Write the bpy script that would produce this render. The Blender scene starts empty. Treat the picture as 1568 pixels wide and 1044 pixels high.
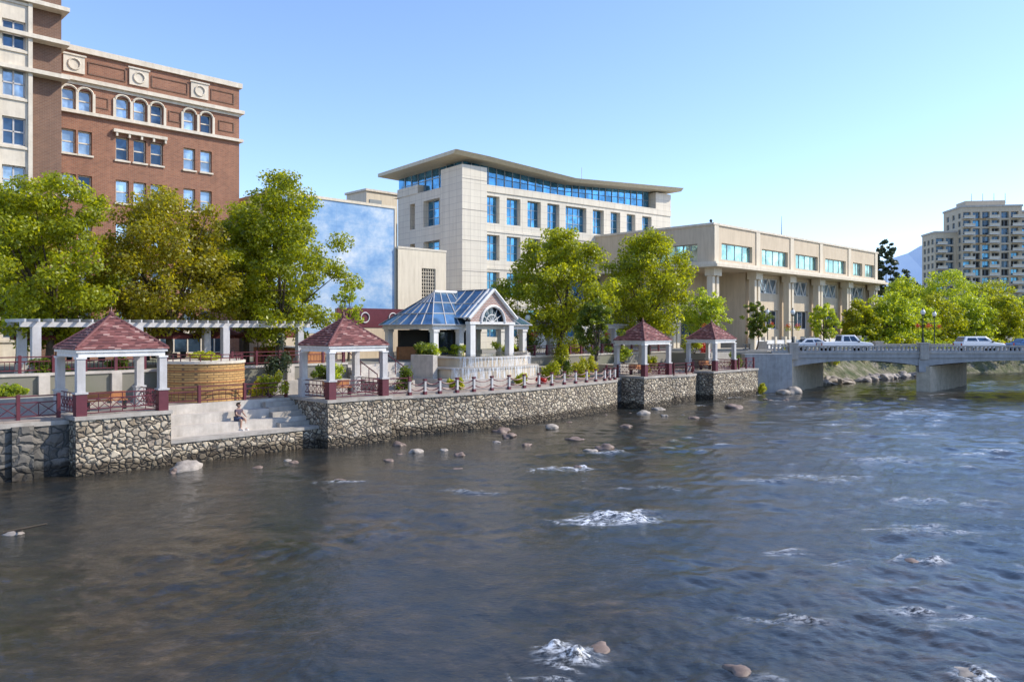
import bpy, bmesh, math, random
import numpy as np
from mathutils import Vector, Matrix, noise as mnoise
from mathutils.geometry import tessellate_polygon
random.seed(7)
rng=np.random.default_rng(11)
scene=bpy.context.scene
COL=scene.collection
# ------------------------------------------------------------------ materials
def nm(name):
    m=bpy.data.materials.new(name); m.use_nodes=True
    nt=m.node_tree; b=nt.nodes['Principled BSDF']
    return m,nt,b
def rgba(c): return (c[0],c[1],c[2],1)
def objcoord(nt,scale=(1,1,1)):
    tc=nt.nodes.new('ShaderNodeTexCoord'); mp=nt.nodes.new('ShaderNodeMapping')
    mp.inputs['Scale'].default_value=scale
    nt.links.new(tc.outputs['Object'],mp.inputs['Vector'])
    return mp.outputs['Vector']
def wallcoord(nt):
    tc=nt.nodes.new('ShaderNodeTexCoord'); s=nt.nodes.new('ShaderNodeSeparateXYZ'); c=nt.nodes.new('ShaderNodeCombineXYZ')
    a=nt.nodes.new('ShaderNodeMath'); a.operation='ADD'
    nt.links.new(tc.outputs['Object'],s.inputs[0]); nt.links.new(s.outputs[0],a.inputs[0]); nt.links.new(s.outputs[1],a.inputs[1])
    nt.links.new(a.outputs[0],c.inputs[0]); nt.links.new(s.outputs[2],c.inputs[1])
    return c.outputs[0]
def ramp(nt,fac,stops):
    r=nt.nodes.new('ShaderNodeValToRGB'); e=r.color_ramp.elements
    while len(e)<len(stops): e.new(.5)
    for i,(p,c) in enumerate(stops):
        e[i].position=p; e[i].color=rgba(c) if len(c)==3 else c
    nt.links.new(fac,r.inputs[0]); return r.outputs[0]
def mixc(nt,f,a,b,mode='MIX'):
    m=nt.nodes.new('ShaderNodeMix'); m.data_type='RGBA'; m.blend_type=mode
    for s,v in ((0,f),(6,a),(7,b)):
        if isinstance(v,bpy.types.NodeSocket): nt.links.new(v,m.inputs[s])
        else: m.inputs[s].default_value= v if s==0 else rgba(v)
    return m.outputs[2]
def noise(nt,vec,scale,detail=4,rough=.6):
    n=nt.nodes.new('ShaderNodeTexNoise'); n.inputs['Scale'].default_value=scale; n.inputs['Detail'].default_value=detail; n.inputs['Roughness'].default_value=rough
    if vec is not None: nt.links.new(vec,n.inputs['Vector'])
    return n.outputs[0]
def bump(nt,b,h,strength=.4,dist=.02):
    n=nt.nodes.new('ShaderNodeBump'); n.inputs['Strength'].default_value=strength; n.inputs['Distance'].default_value=dist
    nt.links.new(h,n.inputs['Height']); nt.links.new(n.outputs[0],b.inputs['Normal'])
def plain(name,col,rough=.7,metal=0,var=.25,scale=1.5,bmp=.15,streak=True):
    m,nt,b=nm(name)
    v=objcoord(nt); n1=noise(nt,v,scale,6,.65)
    c=ramp(nt,n1,[(.3,[x*(1-var) for x in col]),(.7,[min(1,x*(1+var*.6)) for x in col])])
    if streak:
        v2=objcoord(nt,(2.5,2.5,.25)); n2=noise(nt,v2,1.2,5,.7)
        f=ramp(nt,n2,[(.35,(.76,.74,.71)),(.6,(1,1,1))])
        c=mixc(nt,.6,c,f,'MULTIPLY')
    nt.links.new(c,b.inputs['Base Color']); b.inputs['Roughness'].default_value=rough; b.inputs['Metallic'].default_value=metal
    if bmp: bump(nt,b,noise(nt,v,scale*12,4),bmp,.01)
    return m
def brick(name,c1,c2,mortar,w,h,ms=.012,var=.3,offset=.5,bmp=.3,rough=.85):
    m,nt,b=nm(name); v=wallcoord(nt)
    t=nt.nodes.new('ShaderNodeTexBrick'); nt.links.new(v,t.inputs['Vector']); t.offset=offset
    t.inputs['Scale'].default_value=1; t.inputs['Brick Width'].default_value=w; t.inputs['Row Height'].default_value=h
    t.inputs['Mortar Size'].default_value=ms; t.inputs['Color1'].default_value=rgba(c1); t.inputs['Color2'].default_value=rgba(c2); t.inputs['Mortar'].default_value=rgba(mortar)
    oc=objcoord(nt)
    n=noise(nt,oc,.35,6,.7); f=ramp(nt,n,[(.3,(1-var,)*3),(.7,(1.0,)*3)])
    c=mixc(nt,1,t.outputs['Color'],f,'MULTIPLY')
    v2=objcoord(nt,(2,2,.15)); n2=noise(nt,v2,1,5,.7); c=mixc(nt,.4,c,ramp(nt,n2,[(.35,(.74,.72,.70)),(.6,(1,1,1))]),'MULTIPLY')
    nt.links.new(c,b.inputs['Base Color']); b.inputs['Roughness'].default_value=rough
    inv=nt.nodes.new('ShaderNodeMath'); inv.operation='SUBTRACT'; inv.inputs[0].default_value=1; nt.links.new(t.outputs['Fac'],inv.inputs[1])
    bump(nt,b,inv.outputs[0],bmp,.01); return m
def rubble(name,cols,scale=3.2,mortar=(.07,.06,.05),edge=.07):
    m,nt,b=nm(name); v=objcoord(nt)
    nz=nt.nodes.new('ShaderNodeTexNoise'); nz.inputs['Scale'].default_value=2.2; nt.links.new(v,nz.inputs['Vector'])
    ad=nt.nodes.new('ShaderNodeVectorMath'); ad.operation='MULTIPLY_ADD'; nt.links.new(nz.outputs[1],ad.inputs[0]); ad.inputs[1].default_value=(.35,.35,.35); nt.links.new(v,ad.inputs[2])
    mp=nt.nodes.new('ShaderNodeMapping'); mp.inputs['Scale'].default_value=(1,1,1.35); nt.links.new(ad.outputs[0],mp.inputs[0])
    a=nt.nodes.new('ShaderNodeTexVoronoi'); a.inputs['Scale'].default_value=scale; nt.links.new(mp.outputs[0],a.inputs['Vector'])
    e=nt.nodes.new('ShaderNodeTexVoronoi'); e.feature='DISTANCE_TO_EDGE'; e.inputs['Scale'].default_value=scale; nt.links.new(mp.outputs[0],e.inputs['Vector'])
    s=nt.nodes.new('ShaderNodeSeparateColor'); nt.links.new(a.outputs['Color'],s.inputs[0])
    k=len(cols); c=ramp(nt,s.outputs[0],[(i/(k-1)*.9+.05,cc) for i,cc in enumerate(cols)])
    c=mixc(nt,.6,c,ramp(nt,noise(nt,v,9,5,.7),[(.3,(.55,.55,.55)),(.7,(1.15,1.12,1.08))]),'MULTIPLY')
    c=mixc(nt,.7,c,ramp(nt,noise(nt,v,.9,4,.6),[(.35,(.65,.62,.58)),(.65,(1.1,1.08,1.04))]),'MULTIPLY')
    f=ramp(nt,e.outputs['Distance'],[(edge*.5,(0,0,0)),(edge*1.3,(1,1,1))])
    c=mixc(nt,f,mortar,c)
    g=nt.nodes.new('ShaderNodeNewGeometry'); sp=nt.nodes.new('ShaderNodeSeparateXYZ'); nt.links.new(g.outputs['Position'],sp.inputs[0])
    aa=nt.nodes.new('ShaderNodeMath'); aa.operation='MULTIPLY_ADD'; nt.links.new(noise(nt,v,1.5,4),aa.inputs[0]); aa.inputs[1].default_value=-.8; nt.links.new(sp.outputs[2],aa.inputs[2])
    w=ramp(nt,aa.outputs[0],[(0,(.28,.26,.23)),(.2,(1,1,1))]); c=mixc(nt,1,c,w,'MULTIPLY')
    nt.links.new(c,b.inputs['Base Color']); b.inputs['Roughness'].default_value=.85
    h=ramp(nt,e.outputs['Distance'],[(0,(0,0,0)),(.22,(1,1,1))]); bump(nt,b,h,.9,.09); return m
def glassm(name,col,rough=.04,metal=.7):
    m,nt,b=nm(name); g=nt.nodes.new('ShaderNodeNewGeometry')
    c=ramp(nt,g.outputs['Random Per Island'],[(0,[x*.5 for x in col]),(.5,col),(.93,[min(1,x*1.25) for x in col])])
    v=objcoord(nt); c2=mixc(nt,ramp(nt,noise(nt,v,.7,3),[(.42,(0,0,0)),(.62,(1,1,1))]),c,[x*.5 for x in col])
    nt.links.new(c2,b.inputs['Base Color']); b.inputs['Metallic'].default_value=metal; b.inputs['Roughness'].default_value=rough
    bump(nt,b,noise(nt,v,.6,2),.25,.05); return m
def leafm(name,dark,light,trans=.52):
    m=bpy.data.materials.new(name); m.use_nodes=True; nt=m.node_tree; nt.nodes.clear()
    o=nt.nodes.new('ShaderNodeOutputMaterial'); g=nt.nodes.new('ShaderNodeNewGeometry')
    v=objcoord(nt); n1=noise(nt,v,.55,3,.6)
    mm=nt.nodes.new('ShaderNodeMath'); mm.operation='MULTIPLY_ADD'; nt.links.new(g.outputs['Random Per Island'],mm.inputs[0]); mm.inputs[1].default_value=.6
    sb=nt.nodes.new('ShaderNodeMath'); sb.operation='SUBTRACT'; nt.links.new(n1,sb.inputs[0]); sb.inputs[1].default_value=.22; nt.links.new(sb.outputs[0],mm.inputs[2])
    c=ramp(nt,mm.outputs[0],[(.05,dark),(.85,light)])
    d=nt.nodes.new('ShaderNodeBsdfPrincipled'); d.inputs['Roughness'].default_value=.4; nt.links.new(c,d.inputs['Base Color'])
    t=nt.nodes.new('ShaderNodeBsdfTranslucent'); c2=mixc(nt,1,c,(2.4,2.1,.6),'MULTIPLY'); nt.links.new(c2,t.inputs[0])
    mx=nt.nodes.new('ShaderNodeMixShader'); mx.inputs[0].default_value=trans; nt.links.new(d.outputs[0],mx.inputs[1]); nt.links.new(t.outputs[0],mx.inputs[2])
    nt.links.new(mx.outputs[0],o.inputs[0]); return m

M={}
M['rubble']=rubble('rubble_stone',[(.30,.24,.17),(.62,.53,.39),(.42,.36,.28),(.74,.65,.50),(.34,.28,.22)])
M['ashlar_shaded']=rubble('shaded_ashlar_stone',[(.12,.115,.105),(.19,.175,.155),(.25,.22,.19)],1.7,(.06,.06,.055),.04)  # smooth stone, the piers' cast shadow built into its dark colours
M['concrete']=plain('concrete',(.42,.38,.33),.8)
M['concrete_lt']=plain('pale_concrete',(.54,.49,.43),.8)
M['bridge']=plain('bridge_concrete',(.38,.37,.36),.8)
M['bridge_tan']=plain('pier_concrete',(.54,.45,.33),.8)
M['paving']=brick('paving',(.42,.34,.28),(.38,.31,.27),(.25,.22,.19),.6,.6,.01,.25,0,.1)
M['white']=plain('white_paint',(.74,.72,.69),.5,0,.08,2,.05)
M['offwhite']=plain('grey_paint',(.52,.50,.49),.55,0,.15,2,.05)
M['maroon']=plain('maroon_paint',(.12,.022,.032),.45,0,.2,3,.05,False)
M['tan']=brick('tan_brick',(.70,.42,.15),(.56,.31,.10),(.25,.15,.07),.45,.13,.022,.2)
M['brick']=brick('red_brick',(.39,.155,.08),(.27,.10,.055),(.35,.24,.17),.3,.1,.014,.3)
M['brickdk']=brick('brown_brick',(.24,.12,.075),(.18,.09,.06),(.26,.19,.14),.3,.1,.014,.3)
M['brick_sm']=brick('gable_brick',(.33,.16,.13),(.42,.25,.2),(.5,.46,.42),.3,.12,.02,.15)
M['limestone']=plain('limestone',(.70,.62,.50),.75,0,.15,1.5)
M['panel']=brick('stone_panel',(.76,.69,.56),(.72,.65,.53),(.48,.43,.36),1.5,.8,.02,.06,0,.1,.7)
M['stucco']=plain('stucco',(.62,.51,.37),.85,0,.07,.4)
M['stucco2']=plain('stucco_light',(.71,.62,.48),.85,0,.07,.4)
M['roofmetal']=plain('roof_fascia',(.60,.53,.38),.6,0,.06,.5)
M['glassblue']=glassm('blue_glass',(.12,.36,.58))
M['glassteal']=glassm('teal_glass',(.42,.72,.66))
M['glassdk']=glassm('dark_glass',(.07,.12,.18),.05,.5)
M['glasspale']=glassm('pale_glass',(.42,.53,.62),.06,.5)
M['skylight']=glassm('skylight_glass',(.20,.36,.50),.08,.7)
M['frame']=plain('window_frame',(.33,.36,.38),.4,.3,.05,2,0,False)
M['darkin']=plain('opening_dark_fill',(.03,.028,.025),.8,0,.3,.5,0,False)  # near-black surface standing in for the unlit depth of openings
M['asphalt']=plain('asphalt',(.055,.055,.055),.9,0,.25,1,.2,False)
M['paintw']=plain('road_paint',(.75,.75,.72),.7,0,.1,5,0,False)
M['bark']=plain('bark',(.10,.075,.05),.95,0,.4,6,.6)
M['leaf']=leafm('plane_leaves',(.04,.070,.008),(.33,.37,.022))
M['leaf_red']=leafm('bronze_leaves',(.055,.055,.010),(.33,.32,.026))
M['leaf_dk']=leafm('dark_leaves',(.03,.055,.010),(.14,.19,.025))
M['leaf_wil']=leafm('willow_leaves',(.08,.13,.018),(.36,.44,.05))
M['leaf_pine']=leafm('pine_needles',(.02,.035,.015),(.06,.085,.035),.15)
M['leaf_y']=leafm('yellow_leaves',(.12,.17,.02),(.40,.42,.04))
M['flower']=leafm('red_flowers',(.35,.02,.02),(.6,.06,.05),.2)
M['rock']=plain('river_rock',(.22,.155,.12),.6,0,.5,2.5,.6,False)
M['rockg']=plain('grey_rock',(.36,.31,.26),.7,0,.5,2.5,.6,False)
M['skin']=plain('skin',(.45,.27,.19),.5,0,.05,5,0,False)
M['hair']=plain('hair',(.04,.025,.015),.6,0,.2,20,.2,False)
M['shirt']=plain('dark_shirt',(.10,.07,.09),.8,0,.2,8,.1,False)
M['shorts']=plain('blue_shorts',(.06,.08,.14),.8,0,.2,8,.1,False)
M['carw']=plain('white_car_paint',(.75,.76,.78),.2,0,.03,1,0,False)
M['carb']=plain('blue_car_paint',(.08,.16,.30),.2,.3,.03,1,0,False)
M['tyre']=plain('tyre_rubber',(.02,.02,.02),.9,0,.1,5,0,False)
M['chrome']=plain('hub_metal',(.5,.5,.5),.3,.8,.05,5,0,False)
M['canvas']=plain('maroon_canvas',(.12,.025,.022),.9,0,.15,2,.05,False)
M['lampglass']=plain('lamp_globe',(.8,.78,.7),.3,0,.03,2,0,False)
M['black']=plain('black_metal',(.025,.03,.03),.4,.3,.1,3,0,False)
M['wood']=plain('orange_wood',(.42,.17,.06),.7,0,.25,3)
def tilem():
    m,nt,b=nm('clay_roof_tiles'); g=nt.nodes.new('ShaderNodeNewGeometry'); v=objcoord(nt)
    c=ramp(nt,g.outputs['Random Per Island'],[(0,(.10,.035,.036)),(.5,(.19,.065,.058)),(.82,(.28,.11,.10)),(1,(.46,.30,.26))])
    nt.links.new(c,b.inputs['Base Color']); b.inputs['Roughness'].default_value=.75; bump(nt,b,noise(nt,v,9,3),.3,.02); return m
M['tile']=tilem()
def muralm():
    m,nt,b=nm('sky_mural'); v=objcoord(nt,(1,1,1.4))
    c=ramp(nt,noise(nt,v,.23,10,.68),[(.34,(.13,.28,.52)),(.46,(.25,.40,.60)),(.55,(.40,.51,.64)),(.66,(.66,.69,.72))])
    w=wallcoord(nt); t=nt.nodes.new('ShaderNodeTexBrick'); nt.links.new(w,t.inputs['Vector']); t.offset=0; t.inputs['Scale'].default_value=1; t.inputs['Brick Width'].default_value=3.4; t.inputs['Row Height'].default_value=2.05; t.inputs['Mortar Size'].default_value=.02
    t.inputs['Color1'].default_value=(1,1,1,1); t.inputs['Color2'].default_value=(.96,.97,.98,1); t.inputs['Mortar'].default_value=(.86,.87,.9,1)
    c=mixc(nt,1,c,t.outputs['Color'],'MULTIPLY')
    nt.links.new(c,b.inputs['Base Color']); b.inputs['Roughness'].default_value=.9
    return m
M['mural']=muralm()
def flagm():
    m,nt,b=nm('flag_cloth'); tc=nt.nodes.new('ShaderNodeTexCoord'); s=nt.nodes.new('ShaderNodeSeparateXYZ'); nt.links.new(tc.outputs['Object'],s.inputs[0])
    w=nt.nodes.new('ShaderNodeMath'); w.operation='FRACT'; a=nt.nodes.new('ShaderNodeMath'); a.operation='MULTIPLY'; a.inputs[1].default_value=3.2; nt.links.new(s.outputs[0],a.inputs[0]); nt.links.new(a.outputs[0],w.inputs[0])
    c=ramp(nt,w.outputs[0],[(.49,(.5,.03,.04)),(.51,(.75,.75,.75))])
    c=mixc(nt,ramp(nt,s.outputs[2],[(.55,(0,0,0)),(.56,(1,1,1))]),c,(.03,.05,.2)); nt.links.new(c,b.inputs['Base Color']); return m
M['flag']=flagm()
def groundm():
    m,nt,b=nm('plaza_ground'); v=objcoord(nt)
    c=ramp(nt,noise(nt,v,.05,6,.6),[(.4,(.26,.24,.21)),(.55,(.20,.19,.15)),(.7,(.10,.13,.05))])
    nt.links.new(c,b.inputs['Base Color']); b.inputs['Roughness'].default_value=.9; bump(nt,b,noise(nt,v,4,4),.3,.03); return m
M['ground']=groundm()
def bankm():
    m,nt,b=nm('bank_soil'); v=objcoord(nt)
    c=ramp(nt,noise(nt,v,.8,7,.7),[(.35,(.05,.07,.02)),(.5,(.13,.13,.07)),(.65,(.28,.24,.19))])
    nt.links.new(c,b.inputs['Base Color']); b.inputs['Roughness'].default_value=.95; bump(nt,b,noise(nt,v,2.5,6),.9,.3); return m
M['bank']=bankm()
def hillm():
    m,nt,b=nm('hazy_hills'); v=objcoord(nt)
    c=ramp(nt,noise(nt,v,.0015,7,.6),[(.35,(.24,.36,.54)),(.65,(.33,.45,.60))])  # distance haze mixed into the blue-grey base colour
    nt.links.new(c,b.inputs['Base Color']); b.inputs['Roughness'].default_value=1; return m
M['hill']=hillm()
def waterm():
    m,nt,b=nm('river_water'); v=objcoord(nt)
    at=nt.nodes.new('ShaderNodeAttribute'); at.attribute_name='foam_sparkle'
    n1=noise(nt,objcoord(nt,(1,1.6,1)),1.1,9,.70)
    bed=ramp(nt,n1,[(.36,(.014,.013,.010)),(.50,(.034,.028,.019)),(.60,(.065,.05,.033)),(.72,(.13,.09,.058))])
    f=ramp(nt,noise(nt,v,.16,5,.6),[(.36,(0,0,0)),(.62,(1,1,1))])
    c=mixc(nt,f,(.016,.022,.026),bed)
    fo=nt.nodes.new('ShaderNodeMath'); fo.operation='MULTIPLY'
    nz=ramp(nt,noise(nt,objcoord(nt,(3,6,5)),1.4,8,.8),[(.45,(0,0,0)),(.56,(1,1,1))])
    nt.links.new(at.outputs['Fac'],fo.inputs[0]); nt.links.new(nz,fo.inputs[1])
    c=mixc(nt,fo.outputs[0],c,(.80,.82,.84)); nt.links.new(c,b.inputs['Base Color'])
    r=nt.nodes.new('ShaderNodeMapRange'); nt.links.new(fo.outputs[0],r.inputs[0]); r.inputs[3].default_value=.035; r.inputs[4].default_value=.6; nt.links.new(r.outputs[0],b.inputs['Roughness'])
    b.inputs['IOR'].default_value=1.5
    h1=noise(nt,objcoord(nt,(1,1.7,1)),5.5,5,.65); h2=noise(nt,objcoord(nt,(1.2,1,1)),1.7,3,.5)
    ad=nt.nodes.new('ShaderNodeMath'); ad.operation='MULTIPLY_ADD'; nt.links.new(h2,ad.inputs[0]); ad.inputs[1].default_value=1.8; nt.links.new(h1,ad.inputs[2])
    st=nt.nodes.new('ShaderNodeMapRange'); nt.links.new(noise(nt,v,.09,4,.6),st.inputs[0]); st.inputs[1].default_value=.38; st.inputs[2].default_value=.62; st.inputs[3].default_value=.22; st.inputs[4].default_value=.60
    bn=nt.nodes.new('ShaderNodeBump'); bn.inputs['Distance'].default_value=.05; nt.links.new(st.outputs[0],bn.inputs['Strength']); nt.links.new(ad.outputs[0],bn.inputs['Height']); nt.links.new(bn.outputs[0],b.inputs['Normal'])
    return m
M['water']=waterm()

# ------------------------------------------------------------------ mesh builder
class MB:
    def __init__(s): s.v=[]; s.f=[]; s.m=[]; s.mats=[]
    def mi(s,mat):
        if mat not in s.mats: s.mats.append(mat)
        return s.mats.index(mat)
    def face(s,pts,mat):
        b=len(s.v); s.v+= [tuple(p) for p in pts]; s.f.append(tuple(range(b,b+len(pts)))); s.m.append(s.mi(mat))
    def box(s,x0,x1,y0,y1,z0,z1,mat):
        b=len(s.v); s.v+=[(x,y,z) for z in(z0,z1) for y in(y0,y1) for x in(x0,x1)]
        k=s.mi(mat)
        for f in((0,2,3,1),(4,5,7,6),(0,1,5,4),(1,3,7,5),(3,2,6,7),(2,0,4,6)):
            s.f.append(tuple(b+i for i in f)); s.m.append(k)
    def prism(s,poly,z0,z1,mat):
        b=len(s.v); n=len(poly); s.v+=[(p[0],p[1],z0) for p in poly]+[(p[0],p[1],z1) for p in poly]; k=s.mi(mat)
        for i in range(n):
            j=(i+1)%n; s.f.append((b+i,b+j,b+n+j,b+n+i)); s.m.append(k)
        tri=tessellate_polygon([[Vector((p[0],p[1],0)) for p in poly]])
        for t in tri:
            s.f.append(tuple(b+n+i for i in t)); s.m.append(k)
    def strip(s,pts,th,z0,z1,mat):
        s.prism(list(pts)+[(p[0],p[1]+th) for p in reversed(pts)],z0,z1,mat)
    def tube(s,p0,p1,r0,r1,mat,n=8,cap=True):
        p0=Vector(p0); p1=Vector(p1); d=(p1-p0)
        if d.length<1e-6: return
        q=d.to_track_quat('Z','Y'); b=len(s.v); k=s.mi(mat)
        for p,r in((p0,r0),(p1,r1)):
            for i in range(n):
                a=2*math.pi*i/n; s.v.append(tuple(p+q@Vector((r*math.cos(a),r*math.sin(a),0))))
        for i in range(n):
            j=(i+1)%n; s.f.append((b+i,b+j,b+n+j,b+n+i)); s.m.append(k)
        if cap: s.f.append(tuple(b+n+i for i in range(n))); s.m.append(k); s.f.append(tuple(b+n-1-i for i in range(n))); s.m.append(k)
    def cyl(s,x,y,r,z0,z1,mat,n=24,r1=None): s.tube((x,y,z0),(x,y,z1),r,r if r1 is None else r1,mat,n)
    def sphere(s,c,r,mat,n=10,sz=1):
        b=len(s.v); k=s.mi(mat); m=n//2
        for i in range(m+1):
            a=math.pi*i/m
            for j in range(n):
                t=2*math.pi*j/n; s.v.append((c[0]+r*math.sin(a)*math.cos(t),c[1]+r*math.sin(a)*math.sin(t),c[2]+r*sz*math.cos(a)))
        for i in range(m):
            for j in range(n):
                s.f.append((b+i*n+j,b+(i+1)*n+j,b+(i+1)*n+(j+1)%n,b+i*n+(j+1)%n)); s.m.append(k)
    def obj(s,name,frame=None,parent=None,smooth=False):
        me=bpy.data.meshes.new(name); me.from_pydata(s.v,[],s.f)
        for m in s.mats: me.materials.append(M[m])
        me.polygons.foreach_set('material_index',s.m)
        if smooth: me.polygons.foreach_set('use_smooth',[True]*len(s.f))
        me.update(); o=bpy.data.objects.new(name,me); COL.objects.link(o)
        if parent: o.parent=parent
        elif frame: setf(o,frame)
        return o
def setf(o,fr): o.location=fr[0]; o.rotation_euler=(0,0,fr[1])
def empty(name,frame):
    e=bpy.data.objects.new(name,None); e.empty_display_size=.5; COL.objects.link(e); setf(e,frame); return e
ANG=math.atan2(.719,.695)
BANK=((-18.7,33.6,0),ANG)
def B(t,v,z=0): return (-18.7+.695*t-.719*v, 33.6+.719*t+.695*v, z)
def bf(t,v,z=0,rot=0): return (B(t,v,z),ANG+rot)
def facade(W,G,Fm,f,a0,a1,z0,z1,wins,wm,gm,fm='frame',depth=.35,mull=(1,1),fw=.05):
    """wall with real recessed openings. f(a,z,d)->xyz"""
    As=sorted(set([a0,a1]+[w[0] for w in wins]+[w[1] for w in wins])); Zs=sorted(set([z0,z1]+[w[2] for w in wins]+[w[3] for w in wins]))
    for i in range(len(As)-1):
        for j in range(len(Zs)-1):
            ca=(As[i]+As[i+1])/2; cz=(Zs[j]+Zs[j+1])/2
            if any(w[0]<ca<w[1] and w[2]<cz<w[3] for w in wins): continue
            W.face([f(As[i],Zs[j],0),f(As[i+1],Zs[j],0),f(As[i+1],Zs[j+1],0),f(As[i],Zs[j+1],0)],wm)
    for w in wins:
        x0,x1,y0,y1=w[:4]; g=w[4] if len(w)>4 and w[4] else gm; mu=w[5] if len(w)>5 else mull
        for p,q in(((x0,y0),(x1,y0)),((x1,y0),(x1,y1)),((x1,y1),(x0,y1)),((x0,y1),(x0,y0))):
            W.face([f(p[0],p[1],0),f(q[0],q[1],0),f(q[0],q[1],depth),f(p[0],p[1],depth)],wm)
        nx,ny=mu
        for i in range(nx):
            for j in range(ny):
                ax=x0+(x1-x0)*i/nx; bx=x0+(x1-x0)*(i+1)/nx; ay=y0+(y1-y0)*j/ny; by=y0+(y1-y0)*(j+1)/ny
                G.face([f(ax,ay,depth),f(bx,ay,depth),f(bx,by,depth),f(ax,by,depth)],g)
        def bar(u0,u1,w0,w1):
            P=[f(u,w,d) for d in(depth-.06,depth+.01) for w in(w0,w1) for u in(u0,u1)]
            for q in((0,1,3,2),(0,1,5,4),(2,3,7,6),(0,2,6,4),(1,3,7,5)): Fm.face([P[k] for k in q],fm)
        for i in range(nx+1):
            c=x0+(x1-x0)*i/nx; c=min(max(c,x0+fw),x1-fw); bar(c-fw,c+fw,y0,y1)
        for j in range(ny+1):
            c=y0+(y1-y0)*j/ny; c=min(max(c,y0+fw),y1-fw); bar(x0,x1,c-fw,c+fw)
# ------------------------------------------------------------------ ground & water
bankline=[(27.2,84),(36,97),(48,110),(66,118.5),(80,123),(130,138),(400,260)]
gp=[B(-60,7)[:2],B(57,7)[:2],B(57,2.5)[:2],B(62,2.5)[:2],(27.2,80.2)]+bankline+[(3000,1500),(3000,7000),(-5000,7000),(-5000,-600)]
g=MB(); g.prism(gp,-1,4.0,'ground'); g.obj('ground')
g=MB()
out=[(28.5,81),(31,84),(39.5,95),(51,106.5),(68,114.5),(82,119),(132,133),(402,254)]
inn=[(27.2,80.2)]+bankline
for i in range(len(out)-1):
    n=10
    for a in range(n):
        for c in range(4):
            def P(s,h):
                x=(inn[i][0]*(1-s)+inn[i+1][0]*s)*(1-h)+(out[i][0]*(1-s)+out[i+1][0]*s)*h
                y=(inn[i][1]*(1-s)+inn[i+1][1]*s)*(1-h)+(out[i][1]*(1-s)+out[i+1][1]*s)*h
                z=4.0*(1-h)-.4*h
                if 0<h<1: z+=mnoise.noise(Vector((x*.6,y*.6,0)))*.6
                return(x,y,z)
            g.face([P(a/n,c/4),P((a+1)/n,c/4),P((a+1)/n,(c+1)/4),P(a/n,(c+1)/4)],'bank')
g.obj('river_bank')
g=MB(); g.prism([(-50,-70),(14,-9),(80,60),(140,92),(400,190),(3000,1300),(3000,-3000),(-5000,-3000),(-5000,-650),(-65,-66)],-1,4.0,'ground'); g.obj('ground_far_bank')

def waves(X,Y,cut):
    H=np.zeros_like(X); r=np.random.default_rng(3)
    for i in range(95):
        L=.24*(4.2/.24)**(r.random()**1.35); th=r.normal(math.radians(235),.75); ph=r.random()*6.28
        k=2*math.pi/L; amp=.0105*L**.82*(.6+.8*r.random())*.40
        att=np.clip((L/cut-2.2)/2,0,1)
        H+=att*amp*np.sin(k*(X*math.cos(th)+Y*math.sin(th))+ph+1.1*np.sin(.31*X+.17*Y+i)+.5*np.sin(.9*X-.7*Y+2*i))
    mod=.50+.30*np.sin(.21*X+1.3*np.sin(.13*Y)+.4)*np.sin(.16*Y-.1*X+1)+.25*np.sin(.6*X+.9*np.sin(.4*Y))*np.sin(.5*Y+.3*X)+.5*np.clip((X+3)/22,-.45,1)
    return H*np.clip(mod,.2,1.35),mod
ny=720; nx=720
yy=6*(150/6)**(np.linspace(0,1,ny)); ss=np.linspace(-.80,.80,nx)
Y=np.repeat(yy[:,None],nx,1); X=Y*ss[None,:]
cut=Y*.0047
H,MOD=waves(X,Y,cut)
FO=np.clip((H-.048)/.045,0,1)*np.clip((X+2)/15,0,1)*.65  # whitecaps on right-hand crests, painted white to double as sun sparkle
def rapid(x,y,lx,ly,h,f,ang):
    global H,FO
    ca,sa=math.cos(ang),math.sin(ang); u=(X-x)*ca+(Y-y)*sa; w=-(X-x)*sa+(Y-y)*ca
    u=u+.25*np.sin(5*w+x)+.15*np.sin(11*w+y); w=w+.15*np.sin(3.3*u+y)+.07*np.sin(8*u+x)
    gsn=np.exp(-(u/lx)**2-(w/ly)**2); H+=h*gsn*(1+.5*np.sin(7*w+3*np.sin(4*u)))
    FO=np.maximum(FO,f*np.exp(-(u/lx)**2-((w+ly*.4)/ly)**2))
rr=np.random.default_rng(21)
for (x,y,s,f,k) in [(3.2,26.1,1.25,1.3,14),(3.0,35.6,.9,1.2,8),(5,40.5,.9,1.0,5),(1.2,15.2,.55,1.2,12),(.5,14.3,.3,.8,4),(8.7,14.4,.4,1.0,6),(10.9,21.6,.6,.8,5),(-7.1,32.7,.7,.7,4),(9,17.5,.8,.6,5),(12.5,25,1.2,.6,6),(4.5,31,.9,.5,3),(13,33,1.5,.6,5),(5.6,17,.6,.6,4),(24,50,3,.55,6),(30,60,4,.5,6),(8,22,.8,.5,4),(14.5,29,1,.6,5),(-1,30,.9,.45,3),(18,38,2,.5,5)]:
    for j in range(k):
        dx,dy=rr.normal()*s*.75,rr.normal()*s*.35; q_=.25+.75*rr.random()
        rapid(x+dx,y+dy,s*.7*q_,s*.20*q_+.05,.09*q_*min(1,f),f*(.6+.5*rr.random()),rr.normal()*.4)
verts=np.stack([X,Y,H],-1).reshape(-1,3)
idx=np.arange(ny*nx).reshape(ny,nx); q=np.stack([idx[:-1,:-1],idx[:-1,1:],idx[1:,1:],idx[1:,:-1]],-1).reshape(-1,4)
me=bpy.data.meshes.new('river'); me.vertices.add(len(verts)); me.vertices.foreach_set('co',verts.ravel()); me.loops.add(q.size); me.loops.foreach_set('vertex_index',q.ravel())
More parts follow.
